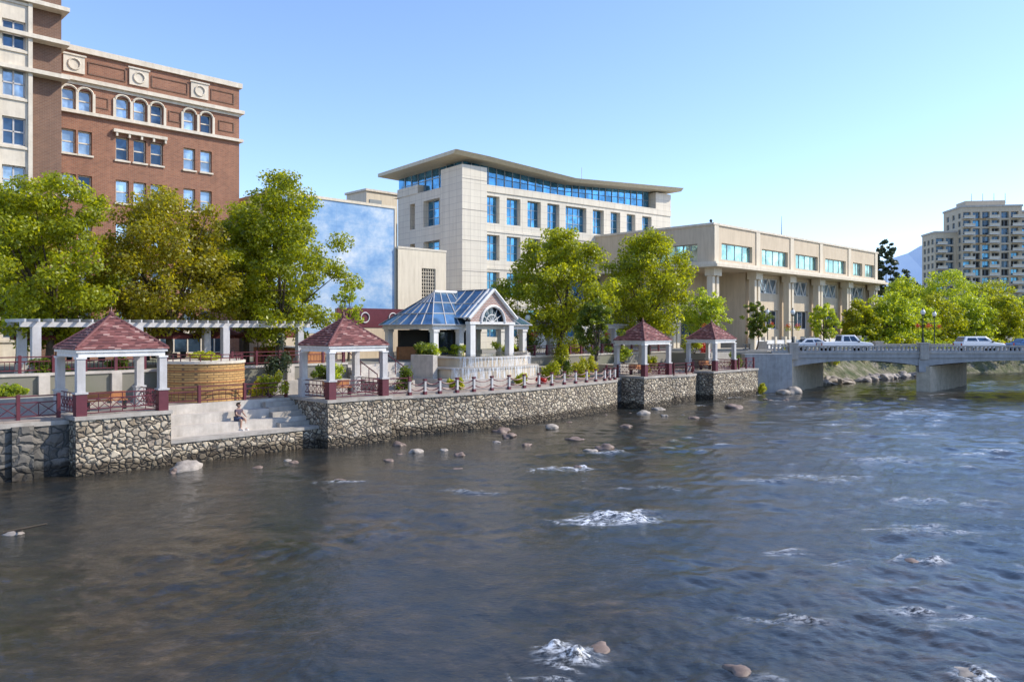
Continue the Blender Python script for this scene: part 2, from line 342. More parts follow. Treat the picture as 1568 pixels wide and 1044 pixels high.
me.polygons.add(len(q)); me.polygons.foreach_set('loop_start',np.arange(0,q.size,4)); me.polygons.foreach_set('loop_total',np.full(len(q),4)); me.polygons.foreach_set('use_smooth',np.ones(len(q),bool))
me.update(calc_edges=True); at=me.attributes.new('foam_sparkle','FLOAT','POINT'); at.data.foreach_set('value',FO.ravel().astype(np.float32))
me.materials.append(M['water']); o=bpy.data.objects.new('river_water',me); COL.objects.link(o)
g=MB(); g.face([(-300,-300,-.25),(900,-300,-.25),(900,900,-.25),(-300,900,-.25)],'water'); g.obj('river_water_outer')

# ------------------------------------------------------------------ embankment walls (bank frame)
bulge=[(16.2,.35),(18.5,.2),(20.5,-.25),(23,-.65),(26,-.85),(29,-.8),(32,-.55),(35,-.2),(37.5,.0),(39.2,.3)]
bump2=[(45,1.2),(46,.55),(47.5,.05),(49.3,-.1),(50.8,.2),(52,.8)]
def cap(mb,x0,x1,y0,y1,z): mb.box(x0-.06,x1+.06,y0-.06,y1+.06,z,z+.16,'concrete')
def pier(x0,x1,y0,y1,z=2.4):
    e=empty('stone_pier',BANK); w=MB(); w.box(x0,x1,y0,y1,-1,z,'rubble'); w.obj('stonework',parent=e); c=MB(); cap(c,x0,x1,y0,y1,z); c.obj('coping',parent=e)
pier(0,4.05,0,4.3); pier(12,16.2,-.8,3.6); pier(41,45,-1,3); pier(52,60.5,-.9,3)
e=empty('embankment_wall',BANK); w=MB()
w.box(-30,-.0,.9,1.5,-1,2.2,'ashlar_shaded'); w.box(-30,-.003,.84,1.6,2.2,2.38,'concrete'); w.box(-2.2,-1.4,.7,1.2,-1,2.25,'ashlar_shaded')
w.box(4.053,11.997,.1,.62,-1,.98,'rubble'); w.box(4.053,11.997,.04,.66,.98,1.14,'concrete')
w.strip(bulge,.55,-1,2.2,'rubble'); w.strip([(p[0],p[1]-.06) for p in bulge],.68,2.2,2.36,'concrete')
w.box(39.0,40.997,1.2,1.8,-1,2.25,'ashlar_shaded'); w.box(39.0,40.997,1.15,1.85,2.25,2.4,'concrete')
w.strip(bump2,.6,-1,2.2,'rubble'); w.strip([(p[0],p[1]-.06) for p in bump2],.7,2.2,2.36,'concrete')
w.obj('stonework',parent=e)
poly=[(-40,1.2),(4.0,1.2),(4.0,3.0),(12.05,3.0),(12.05,.8)]+[(p[0],p[1]+.3) for p in bulge]+[(39.2,1.6),(45,1.6)]+[(p[0],p[1]+.3) for p in bump2]+[(52,1),(60,1),(61,7),(-40,7)]
w=MB(); w.prism(poly,-1,2.47,'paving'); w.obj('promenade_pavement',BANK)
e=empty('river_steps',BANK); w=MB()
w.box(4.06,11.99,.66,1.35,-1,1.12,'concrete_lt'); w.box(4.06,11.99,1.353,2.15,-1,1.58,'concrete_lt'); w.box(4.06,11.99,2.153,2.99,-1,2.04,'concrete_lt'); w.box(4.06,11.99,2.993,3.3,-1,2.5,'concrete_lt')
for i in range(5): w.box(10.2,11.98,1.0+i*.38,1.39+i*.38,1.13,1.35+i*.25,'concrete')
w.obj('tiers',parent=e)
e=empty('retaining_wall',BANK); w=MB()
w.box(-40,18.5,7,7.4,2,4.03,'concrete'); w.box(-40,18.5,6.93,7.45,4.03,4.16,'concrete_lt')
for t in np.arange(-20,18,3.4): w.box(t,t+.5,6.8,7.0,2.4,4.03,'concrete_lt')
w.box(34,57.0,7,7.4,2,4.03,'concrete'); w.box(34,57.0,6.93,7.45,4.03,4.16,'concrete_lt'); w.box(57,57.4,2.5,7.4,2,4.03,'concrete'); w.box(57.4,62,2.4,2.8,2,4.03,'concrete')
w.box(-12,3.0,5.2,6.9,2.4,3.1,'concrete'); w.box(12,17.5,4.9,6.9,2.4,3.2,'concrete'); w.box(36,41,4.9,6.9,2.4,3.3,'concrete'); w.box(45,50,4.9,6.9,2.4,3.2,'concrete')
w.obj('wall',parent=e)
e=empty('round_brick_planter',bf(8.1,5.4)); w=MB(); w.cyl(0,0,2.1,2.4,4.5,'tan',48); w.cyl(0,0,2.16,4.5,4.64,'limestone',48)
for z in (2.9,3.5,4.1): w.cyl(0,0,2.13,z,z+.05,'wood',48)
for i in range(0,13):
    a=math.pi+i*math.pi/12; b=a+math.pi/12
    w.tube((2.0*math.cos(a),2.0*math.sin(a),4.6),(2.0*math.cos(a),2.0*math.sin(a),4.98),.03,.03,'maroon',5)
    for z in(4.8,4.98): w.tube((2.0*math.cos(a),2.0*math.sin(a),z),(2.0*math.cos(b),2.0*math.sin(b),z),.025,.025,'maroon',5)
w.obj('drum',parent=e)

# ------------------------------------------------------------------ railings
def railing(name,pts,z,style='x',fr=BANK,h=1.0,step=1.5,mat='maroon'):
    e=empty(name,fr); w=MB()
    for (a,b) in zip(pts[:-1],pts[1:]):
        a=Vector((a[0],a[1],z)); b=Vector((b[0],b[1],z)); L=(b-a).length; n=max(1,round(L/step))
        for i in range(n):
            p=a.lerp(b,i/n); q=a.lerp(b,(i+1)/n); up=Vector((0,0,1))
            w.box(p.x-.07,p.x+.07,p.y-.07,p.y+.07,z,z+h+.08,mat)
            for hh in(.14,.72*h,h): w.tube(p+up*hh,q+up*hh,.03,.03,mat,5)
            if style=='x':
                m=p.lerp(q,.5)
                for (r,s_) in((p,m),(m,q)):
                    w.tube(r+up*.14,s_+up*.72*h,.018,.018,mat,4); w.tube(r+up*.72*h,s_+up*.14,.018,.018,mat,4); w.tube(s_+up*.14,s_+up*.72*h,.02,.02,mat,4)
            else:
                for k in range(1,7): c=p.lerp(q,k/7); w.tube(c+up*.14,c+up*.72*h,.014,.014,mat,4)
        w.box(b.x-.07,b.x+.07,b.y-.07,b.y+.07,z,z+h+.08,mat)
    w.obj('rails',parent=e); return e
railing('metal_railing',[(-25,1.3),(-.3,1.3)],2.47)
railing('metal_railing',[(4.3,3.15),(11.8,3.15)],2.5,'bar',step=2.2,h=.85)
railing('metal_railing',[(16.5,.75),(18.6,.6)],2.4)
railing('metal_railing',[(39.4,1.5),(40.9,1.5)],2.4)
railing('metal_railing',[(p[0],p[1]+.35) for p in bump2],2.36)
railing('metal_railing',[(57.2,-.6),(60.2,-.6)],2.56)
railing('metal_railing',[(-30,7.2),(5.6,7.2)],4.16,'bar',h=.8)
railing('metal_railing',[(10.6,7.2),(18.3,7.2)],4.16,'bar',h=.8)
railing('metal_railing',[(34,7.2),(57,7.2)],4.16,'bar',h=.8)
e=empty('rope_fence',BANK); w=MB()
pl=[Vector((p[0],p[1]+.25,2.36)) for p in bulge[1:]]
pts=[]
for a,b in zip(pl[:-1],pl[1:]):
    for i in range(2): pts.append(a.lerp(b,i/2))
pts.append(pl[-1])
for p in pts:
    w.box(p.x-.07,p.x+.07,p.y-.07,p.y+.07,2.36,3.2,'offwhite'); w.box(p.x-.1,p.x+.1,p.y-.1,p.y+.1,3.2,3.32,'maroon'); w.box(p.x-.1,p.x+.1,p.y-.1,p.y+.1,2.362,2.55,'maroon')
for a,b in zip(pts[:-1],pts[1:]):
    for z in(.80,.45):
        for i in range(6):
            s0,s1=i/6,(i+1)/6; sg=lambda s:-.2*4*s*(1-s)
            w.tube(a.lerp(b,s0)+Vector((0,0,z+sg(s0))),a.lerp(b,s1)+Vector((0,0,z+sg(s1))),.04,.04,'maroon',6,False)
w.obj('posts_and_ropes',parent=e)

# ------------------------------------------------------------------ gazebos
def gazebo(t,v,z,half=1.75,ysc=.78):
    e=empty('gazebo',bf(t,v,z)); e.scale=(1,ysc,1); w=MB(); H_=2.75
    for sx in(-1,1):
        for sy in(-1,1):
            x,y=sx*half,sy*half
            w.box(x-.22,x+.22,y-.26,y+.26,0,.95,'maroon' if sy<0 else 'offwhite'); w.box(x-.26,x+.26,y-.3,y+.3,.95,1.03,'offwhite')
            w.box(x-.17,x+.17,y-.2,y+.2,1.03,H_-.28,'offwhite'); w.box(x-.21,x+.21,y-.25,y+.25,H_-.28,H_-.2,'white')
    w.obj('columns',parent=e)
    w=MB(); o_=half+.1
    for s_ in(-1,1):
        w.box(-o_,o_,s_*half-.13,s_*half+.13,H_-.2,H_+.0,'white'); w.box(s_*half-.127,s_*half+.127,-half+.13,half-.13,H_-.197,H_-.003,'white')
    w.obj('beams',parent=e)
    w=MB(); ov=half+.2; rise=1.5; z0=H_+.1; n=12
    w.box(-ov,ov,-ov,ov,z0-.1,z0+.03,'white')
    for i in range(n):
        r0=ov+.06-(ov+.0)*i/n; r1=ov+.02-(ov)*(i+1)/n; h0=z0+.04+rise*i/n; h1=z0+.02+rise*(i+1)/n
        if r1<.02: r1=.02
        for k in range(4):
            R=Matrix.Rotation(k*math.pi/2,3,'Z'); m=max(1,int(2*r0/.26))
            for j in range(m):
                x0=-1+2*j/m; x1=-1+2*(j+1)/m
                A=[R@Vector(p) for p in((x0*r0,-r0,h0+.05),(x1*r0,-r0,h0+.05),(x1*r1,-r1,h1),(x0*r1,-r1,h1))]
                w.face(A,'tile'); D=[R@Vector(p) for p in((x0*r0,-r0,h0-.02),(x1*r0,-r0,h0-.02),(x1*r0,-r0,h0+.05),(x0*r0,-r0,h0+.05))]; w.face(D,'tile')
    for k in range(4):
        a=math.pi/4+k*math.pi/2; w.tube((ov*1.414*math.cos(a),ov*1.414*math.sin(a),z0+.1),(0,0,z0+rise+.08),.07,.06,'tile',6)
    w.sphere((0,0,z0+rise+.12),.14,'tile')
    w.tube((0,0,z0+rise+.2),(0,0,z0+rise+.45),.04,.01,'tile',6)
    w.obj('roof',parent=e)
    w=MB()
    def rl(a,b):
        a=Vector(a); b=Vector(b); up=Vector((0,0,1))
        for hh in(.1,.28,.72,.95): w.tube(a+up*hh,b+up*hh,.028,.028,'maroon',5)
        n=6
        for i in range(n):
            p=a.lerp(b,i/n); q=a.lerp(b,(i+1)/n)
            w.tube(p+up*.28,q+up*.72,.018,.018,'maroon',4); w.tube(p+up*.72,q+up*.28,.018,.018,'maroon',4); w.tube(p+up*.1,p+up*.95,.018,.018,'maroon',4)
    rl((-half+.24,-half,0),(half-.24,-half,0)); rl((-half,-half+.24,0),(-half,half-.24,0)); rl((half,-half+.24,0),(half,half-.24,0))
    w.obj('railing',parent=e)
    w=MB(); w.box(-.9,.9,.6,1.0,.42,.48,'wood'); w.box(-.9,.9,1.0,1.05,.5,.85,'wood')
    for x in(-.8,.8): w.box(x-.04,x+.04,.62,.98,0,.42,'black')
    w.obj('bench',parent=e)
gazebo(2.02,1.7,2.56); gazebo(14.1,.85,2.56); gazebo(43.3,.7,2.56); gazebo(54.6,.8,2.56)

# ------------------------------------------------------------------ pergolas
def pergola(t0,t1,v0,v1):
    e=empty('pergola',BANK); w=MB(); n=round((t1-t0)/4.6)
    for i in range(n+1):
        t=t0+(t1-t0)*i/n
        for v in(v0,v1): w.box(t-.2,t+.2,v-.2,v+.2,4.0,6.45,'offwhite'); w.box(t-.28,t+.28,v-.28,v+.28,4.0,4.5,'concrete')
    for v in(v0,v1): w.box(t0-.7,t1+.7,v-.11,v+.11,6.45,6.7,'offwhite')
    for t in np.arange(t0-.6,t1+.6,.62): w.box(t-.04,t+.04,v0-.55,v1+.55,6.7,6.86,'offwhite')
    w.obj('frame',parent=e)
pergola(.6,15.6,8.1,10.6); pergola(-15,-3,8.1,10.6); pergola(40,54,8.1,10.6)
def umbrella(t,v,c='canvas'):
    e=empty('patio_umbrella',bf(t,v,4.0,random.random())); w=MB(); w.tube((0,0,0),(0,0,2.6),.03,.03,'black',6)
    for i in range(8):
        a=i*math.pi/4; b=a+math.pi/4; r=1.5
        w.face([(r*math.cos(a),r*math.sin(a),1.95),(r*math.cos(b),r*math.sin(b),1.95),(0,0,2.55)],c); w.face([(r*math.cos(a),r*math.sin(a),1.75),(r*math.cos(b),r*math.sin(b),1.75),(r*math.cos(b),r*math.sin(b),1.95),(r*math.cos(a),r*math.sin(a),1.95)],c)
    w.cyl(0,0,.5,.7,.74,'wood',16)
    for k in range(3):
        a=k*2.1; x,y=.85*math.cos(a),.85*math.sin(a); w.box(x-.2,x+.2,y-.2,y+.2,.42,.46,'black'); w.box(x-.2+.36*math.cos(a)*.5,x+.2+.36*math.cos(a)*.5,y+.17*math.sin(a),y+.17*math.sin(a)+.04,.46,.85,'black')
        for q in(-.17,.17): w.tube((x+q,y-q,0),(x+q,y-q,.42),.015,.015,'black',4)
    w.obj('canopy_and_table',parent=e)
for t,v in[(2,12.5),(5.4,13),(8.8,12.2),(12,13),(15,12.4),(17.6,14),(-4,13),(3.6,15.5),(10.3,15.6),(14,15.4)]: umbrella(t,v)

# ------------------------------------------------------------------ trees
def leafmesh(name,P,size,mat,parent,nrm=None,seed=0):
    r=np.random.default_rng(seed); n=len(P)
    d=r.normal(size=(n,3)); d[:,2]*=.5; d/=np.linalg.norm(d,axis=1)[:,None]
    u=r.normal(size=(n,3))
    if nrm is not None: nn=nrm*.8+r.normal(size=(n,3))*.6+np.array([0,0,.35]); d=np.cross(nn,u); d/=np.linalg.norm(d,axis=1)[:,None]+1e-9; w=np.cross(nn,d)
    else: w=np.cross(d,u)
    w/=np.linalg.norm(w,axis=1)[:,None]+1e-9
    s=size*(.6+.8*r.random(n))[:,None]
    V=np.stack([P-d*s*.5,P+w*s*.34,P+d*s*.6,P-w*s*.34],1).reshape(-1,3)
    q=np.arange(n*4).reshape(-1,4)
    me=bpy.data.meshes.new(name); me.vertices.add(n*4); me.vertices.foreach_set('co',V.ravel()); me.loops.add(n*4); me.loops.foreach_set('vertex_index',q.ravel()); me.polygons.add(n)
    me.polygons.foreach_set('loop_start',np.arange(0,n*4,4)); me.polygons.foreach_set('loop_total',np.full(n,4)); me.update(calc_edges=True); me.materials.append(M[mat])
    o=bpy.data.objects.new(name,me); COL.objects.link(o); o.parent=parent; return o
def tree(name,x,y,z0,top,bot,rad,mat='leaf',n=16000,leaf=.20,seed=1,clus=None,trunkr=.2):
    r=np.random.default_rng(seed); e=empty(name,((x,y,z0),0)); top-=z0; bot-=z0
    cz=(top+bot)/2; hz=(top-bot)/2; nc=clus or int(42*rad)
    C=[]
    while len(C)<nc:
        p=r.uniform(-1,1,3); rr=np.linalg.norm(p)
        if rr>1 or rr<.35*r.random()+.12: continue
        lump=.80+.40*(mnoise.noise(Vector((p[0]*1.9+seed*3.1,p[1]*1.9,p[2]*1.9)))+.32)
        taper=1-.30*max(0,p[2])-.06*max(0,-p[2])
        C.append((p[0]*rad*lump*taper,p[1]*rad*lump*taper,cz+p[2]*hz*min(1.05,.80+.25*lump)))
    C=np.array(C); cr=(.28+.34*r.random(nc))*min(1.5,max(.55,rad*.33))
    k=r.choice(nc,n,p=cr**2/np.sum(cr**2)); g_=r.normal(size=(n,3)); g_/=np.linalg.norm(g_,axis=1)[:,None]
    rr=(r.random(n)**.45)[:,None]*1.25
    P=C[k]+g_*rr*cr[k][:,None]*np.array([1,1,.72])
    leafmesh('crown',P,leaf,mat,e,g_,seed)
    w=MB(); th=max(.5,bot+.25*(top-bot)*.6); pts=[Vector((0,0,-.1))]
    lean=Vector((r.normal()*.15,r.normal()*.15,0))
    for i in range(1,5): pts.append(Vector((lean.x*i*.5+r.normal()*.04,lean.y*i*.5+r.normal()*.04,th*i/4)))
    for i in range(4): w.tube(pts[i],pts[i+1],trunkr*(1.25-.17*i) if i else trunkr*1.5,trunkr*(1.25-.17*(i+1)),'bark',9,False)
    sel=r.choice(nc,min(nc,16),replace=False)
    for s_ in sel:
        tgt=Vector(C[s_]); st=Vector((pts[4].x,pts[4].y,pts[4].z*(1-.25*r.random()))); mid=st.lerp(tgt,.5)+Vector((r.normal()*.15,r.normal()*.15,.25))
        w.tube(st,mid,trunkr*.45,trunkr*.25,'bark',6,False); w.tube(mid,tgt,trunkr*.25,trunkr*.07,'bark',5,False)
        for q_ in range(2):
            o2=Vector(C[r.integers(nc)])
            if (o2-mid).length<rad*.8: w.tube(mid,o2,trunkr*.15,.015,'bark',4,False)
    w.obj('trunk_and_limbs',parent=e,smooth=True)
    return e
def shrub(name,x,y,z0,rx,h,mat='leaf_dk',n=1500,leaf=.13,seed=1):
    r=np.random.default_rng(seed); e=empty(name,((x,y,z0),0)); nc=10
    C=r.normal(size=(nc,3))*np.array([rx*.42,rx*.42,h*.2])+np.array([0,0,h*.5]); cr=.3+.2*r.random(nc)
    k=r.integers(0,nc,n); g_=r.normal(size=(n,3)); g_/=np.linalg.norm(g_,axis=1)[:,None]
    P=C[k]+g_*(r.random(n)**.5)[:,None]*cr[k][:,None]*np.array([rx,rx,h*.75]); P[:,2]=np.maximum(P[:,2],.03)
    leafmesh('foliage',P,leaf,mat,e,g_,seed)
    w=MB()
    for c in C[:6]: w.tube((0,0,-.05),tuple(c),.03,.01,'bark',5,False)
    w.obj('stems',parent=e)
bt=lambda t,v:B(t,v)[:2]
tree('plane_tree',-25.4,42.9,4,15.2,5.7,4.0,'leaf',33000,.18,1)
tree('plane_tree',-20.9,47.6,4,14.6,5.6,4.6,'leaf_red',35000,.18,2)
tree('plane_tree',-15.3,51.4,4,16.6,5.1,4.3,'leaf',38000,.18,3)
tree('plane_tree',-29.5,47,4,14.0,6.5,3.4,'leaf_red',14000,.22,4)
tree('plane_tree',-18.2,53.5,4,15.0,6.2,3.3,'leaf',14000,.22,14)
tree('plane_tree',3.9,68,4,15.2,5.2,5.0,'leaf',34000,.21,5)
tree('plane_tree',13.2,76,4,15.9,5.6,4.8,'leaf',31000,.22,6)
tree('street_tree',20.6,84,4,10.8,5.0,3.0,'leaf_wil',8000,.22,7,trunkr=.12)
tree('street_tree',27.6,88.5,4,9.8,5.2,1.7,'leaf_dk',4500,.2,8,trunkr=.09)
tree('street_tree',-12.1,58,4,10.2,6.0,1.4,'leaf_wil',1500,.18,9,trunkr=.08)
tree('street_tree',39,98,4,9.6,5.0,2.0,'leaf_wil',4000,.24,10,trunkr=.12)
tree('street_tree',6.6,61.5,4,8.6,4.2,1.9,'leaf_dk',6000,.18,11,trunkr=.1)
wl=[(50.5,113.5,10.3,3.6),(55.5,115,11.8,4.3),(60.5,118,10.5,4),(66,122.5,12.2,4.6),(76,136,17,6.4),(73,126,12.0,4.6),(80,128,12.0,4.8),(88,132,12,5),(70,140,16,5),(92,150,16,6),(58,135,12,4)]
for i,(x,y,h,r_) in enumerate(wl):
    tree('willow_tree',x,y,3.5,h,3.6,r_,'leaf_wil' if i%3 else 'leaf',13000,.30,20+i,trunkr=.2)
tree('pine_tree',69,145,4,23,8,2.6,'leaf_pine',6000,.5,40); tree('pine_tree',85,170,4,19,6,3.5,'leaf_pine',6000,.5,41); tree('pine_tree',92,180,4,17,6,4,'leaf_dk',6000,.5,42)
for i,(t,v,z,r_,h,m) in enumerate([(8.1,5.4,4.55,.8,.5,'leaf_y'),(11.2,3.9,2.5,.8,1.4,'leaf_y'),(13,6.0,3.2,.9,2.2,'leaf_pine'),(15.7,5.9,3.2,.7,.8,'leaf_dk'),(-4,6,3.1,.8,.7,'leaf_y'),(-1,6,3.1,.7,.6,'leaf_wil'),
      (20.3,3.2,2.5,.7,1.5,'leaf_dk'),(25,6.5,4.5,1.1,.9,'leaf_wil'),(28,7,4.5,.9,.7,'leaf_wil'),(33,7,4.5,1.1,.9,'leaf_wil'),(35.5,7.8,4.1,.9,.9,'leaf_y'),(32.4,1.4,2.5,.8,1.5,'leaf'),(36.5,3.6,2.5,.9,1.5,'leaf_dk'),(38.6,3.6,2.5,.8,1.3,'leaf_y'),(28.4,.6,2.5,.6,.8,'leaf_y'),(39,5.8,3.3,1.,1.6,'leaf'),
      (39,9.5,4,1.6,3.0,'leaf_dk'),(47.5,3,2.5,.6,.9,'leaf_y'),(48,6,3.2,1.0,1.3,'leaf_wil'),(57,4,4,1.2,1.8,'leaf'),(60,1.2,2.5,.9,1.3,'leaf_dk'),(61.2,-.8,0.0,.8,1.0,'leaf_y'),(59,4,4,1.0,2.6,'flower'),(4.5,7.8,4.1,.7,.8,'leaf_dk'),(1,8,4.1,.8,.8,'leaf_dk'),
      (22.6,.8,2.5,.5,.7,'leaf_y'),(30.4,.5,2.5,.35,.45,'flower'),(42,5.5,2.5,.9,1.6,'leaf_y'),(51,5.2,2.5,.9,1.3,'leaf'),(16.8,6,3.2,.8,1.0,'leaf_wil'),(24.2,6.2,4.2,.9,1.2,'leaf_dk'),(37.5,8.5,4.1,1.2,1.8,'leaf_dk'),(44,8.5,4.1,1.0,1.4,'leaf'),(50,9,4.1,1.1,1.6,'leaf_dk')]):
    x,y=bt(t,v); shrub('shrub',x,y,z,r_,h,m,1600,.14,60+i)
for i in range(26):
    s_=i/25; x=44+s_*60; y=107.5+ (s_*60)*.36+random.uniform(-1,2); shrub('riverside_bush',x,y,1.6+random.random(),2.2,2.6,random.choice(['leaf_wil','leaf','leaf_y']),900,.35,200+i)
for i in range(12):
    s_=i/11; x=31+s_*20; y=89.5+s_*21+random.uniform(-.5,1.2); shrub('riverside_bush',x,y,1.8+random.random(),1.4,1.6,random.choice(['leaf_wil','leaf','leaf_dk']),700,.28,240+i)
r=np.random.default_rng(9); n=26000
e=empty('distant_trees',((0,0,4),0)); tx=r.uniform(-60,420,260); ty=r.uniform(190,330,260); ts=r.uniform(4,8,260); k=r.integers(0,260,n); g_=r.normal(size=(n,3)); g_/=np.linalg.norm(g_,axis=1)[:,None]
P=np.stack([tx[k],ty[k],ts[k]*1.0],1)+g_*ts[k][:,None]*(r.random(n)**.3)[:,None]; leafmesh('foliage',P,1.3,'leaf_dk',e,g_,5)

# ------------------------------------------------------------------ glass fountain pavilion
fr=bf(30.6,9.6,4.0); e=empty('fountain_pavilion',fr); w=MB(); G=MB()
hx,hy=5.1,3.0; ez=2.55
for x in(-4.7,-2.2,2.2,4.7):
    for y in(-2.7,2.7): w.box(x-.22,x+.22,y-.22,y+.22,0,ez-.2,'white'); w.box(x-.3,x+.3,y-.3,y+.3,0,.6,'limestone'); w.box(x-.28,x+.28,y-.28,y+.28,ez-.4,ez-.2,'white')
w.box(-hx,hx,-hy,-hy+.35,ez-.2,ez+.1,'white'); w.box(-hx,hx,hy-.35,hy,ez-.2,ez+.1,'white'); w.box(-hx,-hx+.35,-hy+.35,hy-.35,ez-.197,ez+.097,'white'); w.box(hx-.35,hx,-hy+.35,hy-.35,ez-.197,ez+.097,'white')
def glz(a,b,c,d,nu,nv):
    a,b,c,d=map(Vector,(a,b,c,d))
    P=lambda u,v:(a.lerp(b,u)).lerp(d.lerp(c,u),v)
    for i in range(nu):
        for j in range(nv): G.face([P(i/nu,j/nv),P((i+1)/nu,j/nv),P((i+1)/nu,(j+1)/nv),P(i/nu,(j+1)/nv)],'skylight')
    up=Vector((0,0,.03))
    for i in range(nu+1): w.tube(P(i/nu,0)+up,P(i/nu,1)+up,.045,.045,'offwhite',5)
    for j in range(nv+1): w.tube(P(0,j/nv)+up,P(1,j/nv)+up,.045,.045,'offwhite',5)
rz=5.2; rx=2.4
for s_ in(-1,1):
    glz((-hx-.2,s_*(hy+.2),ez+.1),(hx+.2,s_*(hy+.2),ez+.1),(rx,0,rz),(-rx,0,rz),8,3)
    glz((s_*(hx+.2),-hy-.2,ez+.1),(s_*(hx+.2),hy+.2,ez+.1),(s_*rx,0,rz),(s_*rx,.01,rz),5,3)
w.tube((-rx,0,rz+.05),(rx,0,rz+.05),.12,.12,'white',8)
gy=-4.0; ga=2.3
w.box(-ga,-ga+.5,gy,gy+.5,0,ez+.3,'white'); w.box(ga-.5,ga,gy,gy+.5,0,ez+.3,'white')
segs=14; ar=1.25
for i in range(segs):
    a=math.pi*i/segs; b=math.pi*(i+1)/segs
    def edge(th):
        c_,s2=math.cos(th),math.sin(th)
        k=2.45/(s2+.85*abs(c_))
        if abs(c_)>1e-3: k=min(k,ga/abs(c_))
        return(k*c_,k*s2)
    p,q=edge(a),edge(b); z_=ez+.3
    for yy_ in(gy,gy+.4): w.face([(ar*math.cos(a),yy_,z_+ar*math.sin(a)),(p[0],yy_,z_+p[1]),(q[0],yy_,z_+q[1]),(ar*math.cos(b),yy_,z_+ar*math.sin(b))],'brick_sm')
    w.tube((ar*math.cos(a),gy-.05,z_+ar*math.sin(a)),(ar*math.cos(b),gy-.05,z_+ar*math.sin(b)),.11,.11,'white',6)
    w.tube((.6*math.cos(a),gy+.1,z_+.6*math.sin(a)),(.6*math.cos(b),gy+.1,z_+.6*math.sin(b)),.04,.04,'white',5)
G.face([(ar*math.cos(math.pi*i/10),gy+.25,ez+.3+ar*math.sin(math.pi*i/10)) for i in range(10,-1,-1)],'glassdk')
for i in range(1,6): a=math.pi*i/6; w.tube((0,gy+.1,ez+.3),(ar*math.cos(a),gy+.1,ez+.3+ar*math.sin(a)),.035,.035,'white',5)
w.box(-ga-.1,ga+.1,gy-.06,gy+.46,ez+.16,ez+.36,'white')
for s_ in(-1,1):
    w.tube((s_*(ga+.25),gy-.1,ez+.3+2.45-.85*(ga+.25)),(0,gy-.1,ez+.3+2.5),.14,.14,'white',6); w.tube((s_*(ga+.25),gy+.4,ez+.3+2.45-.85*(ga+.25)),(0,gy+.4,ez+.3+2.5),.14,.14,'white',6)
    glz((s_*(ga+.25),gy-.1,ez+.35+2.45-.85*(ga+.25)),(s_*(ga+.25),0,ez+.35+2.45-.85*(ga+.25)),(0,0,ez+.3+2.5),(0,gy-.1,ez+.3+2.5),4,2)
w.obj('columns_and_frame',parent=e); G.obj('glazing',parent=e)
w=MB(); w.box(-4,4.0,2.2,2.5,0,2.3,'darkin'); w.box(-1.2,1.2,1.9,2.19,.1,2.1,'glassdk'); w.box(-4.6,-2.6,1.6,1.9,0,1.0,'wood'); w.obj('kiosk',parent=e)
e=empty('cascade_fountain',bf(28.4,3.0,2.47)); w=MB()
arc=lambda R,n=28,a0=0,a1=math.pi:[(R*math.cos(math.pi+a0+(a1-a0)*i/n),R*.42*math.sin(math.pi+a0+(a1-a0)*i/n)+.5) for i in range(n+1)]
w.prism(arc(5.2)+[(5.2,3.6),(-5.2,3.6)],0,.5,'concrete_lt'); w.prism(arc(4.3)+[(4.3,3.6),(-4.3,3.6)],.5,1.15,'stucco'); w.prism(arc(4.5)+[(4.5,3.6),(-4.5,3.6)],1.15,1.27,'concrete'); w.prism(arc(3.5)+[(3.5,3.6),(-3.5,3.6)],1.27,1.85,'stucco'); w.prism(arc(3.7)+[(3.7,3.6),(-3.7,3.6)],1.85,1.98,'concrete_lt')
for x in(-4.9,4.5): w.box(x,x+.4,1.2,3.6,.5,2.1,'concrete_lt')
w.obj('basin',parent=e)
def fallm():
    m,nt,b=nm('falling_water'); v=objcoord(nt,(7,7,.6)); f=ramp(nt,noise(nt,v,1.2,5,.75),[(.44,(0,0,0)),(.60,(.85,.85,.85))])
    b.inputs['Base Color'].default_value=(.72,.75,.78,1); b.inputs['Roughness'].default_value=.3; nt.links.new(f,b.inputs['Alpha']); return m
M['fall']=fallm()
w=MB()
for R_,z0_,z1_ in((4.55,.45,1.24),(3.75,1.27,1.95)):
    A=[(x*1.01,y-.06) for x,y in arc(R_,40,.3,math.pi-.3)]
    for a,b in zip(A[:-1],A[1:]): w.face([(a[0],a[1],z0_),(b[0],b[1],z0_),(b[0],b[1],z1_),(a[0],a[1],z1_)],'fall')
w.obj('water_sheet',parent=e)
w=MB(); w.face([(x*.97,y+.05,2.0) for x,y in arc(3.4)]+[(3.2,3,2.0),(-3.2,3,2.0)],'water'); w.obj('pool',parent=e)
e=empty('plaza_stairs',BANK); w=MB(); w.box(21.3,34,6.6,7.3,2,4.02,'concrete_lt')
for i in range(9): w.box(18.5,21.3,3.9+i*.38,7.4,2.4,2.47+(i+1)*.17,'concrete_lt')
for x in(18.35,21.15):
    w.box(x,x+.3,3.6,7.4,2.4,3.0,'concrete')
    w.tube((x+.15,3.7,3.5),(x+.15,7.3,5.0),.035,.035,'maroon',6)
    for i in range(5): w.tube((x+.15,3.7+i*.9,2.9),(x+.15,3.7+i*.9,3.5+i*.375),.03,.03,'maroon',5)
w.obj('steps',parent=e)
w=MB()
for i in range(4): w.box(16,18.2,9.2+i*1.5,10.4+i*1.5,4.0,5.1,'wood'); w.box(15.9,18.3,9.1+i*1.5,10.5+i*1.5,5.1,5.16,'offwhite')
w.obj('wooden_booth',BANK)
e=empty('banner_wall',((-12.4,63.2,4),ANG)); w=MB(); w.box(-2,6.5,0,.3,0,4.0,'stucco'); w.box(-2,6.5,-.05,-.003,2.5,4.05,'maroon')
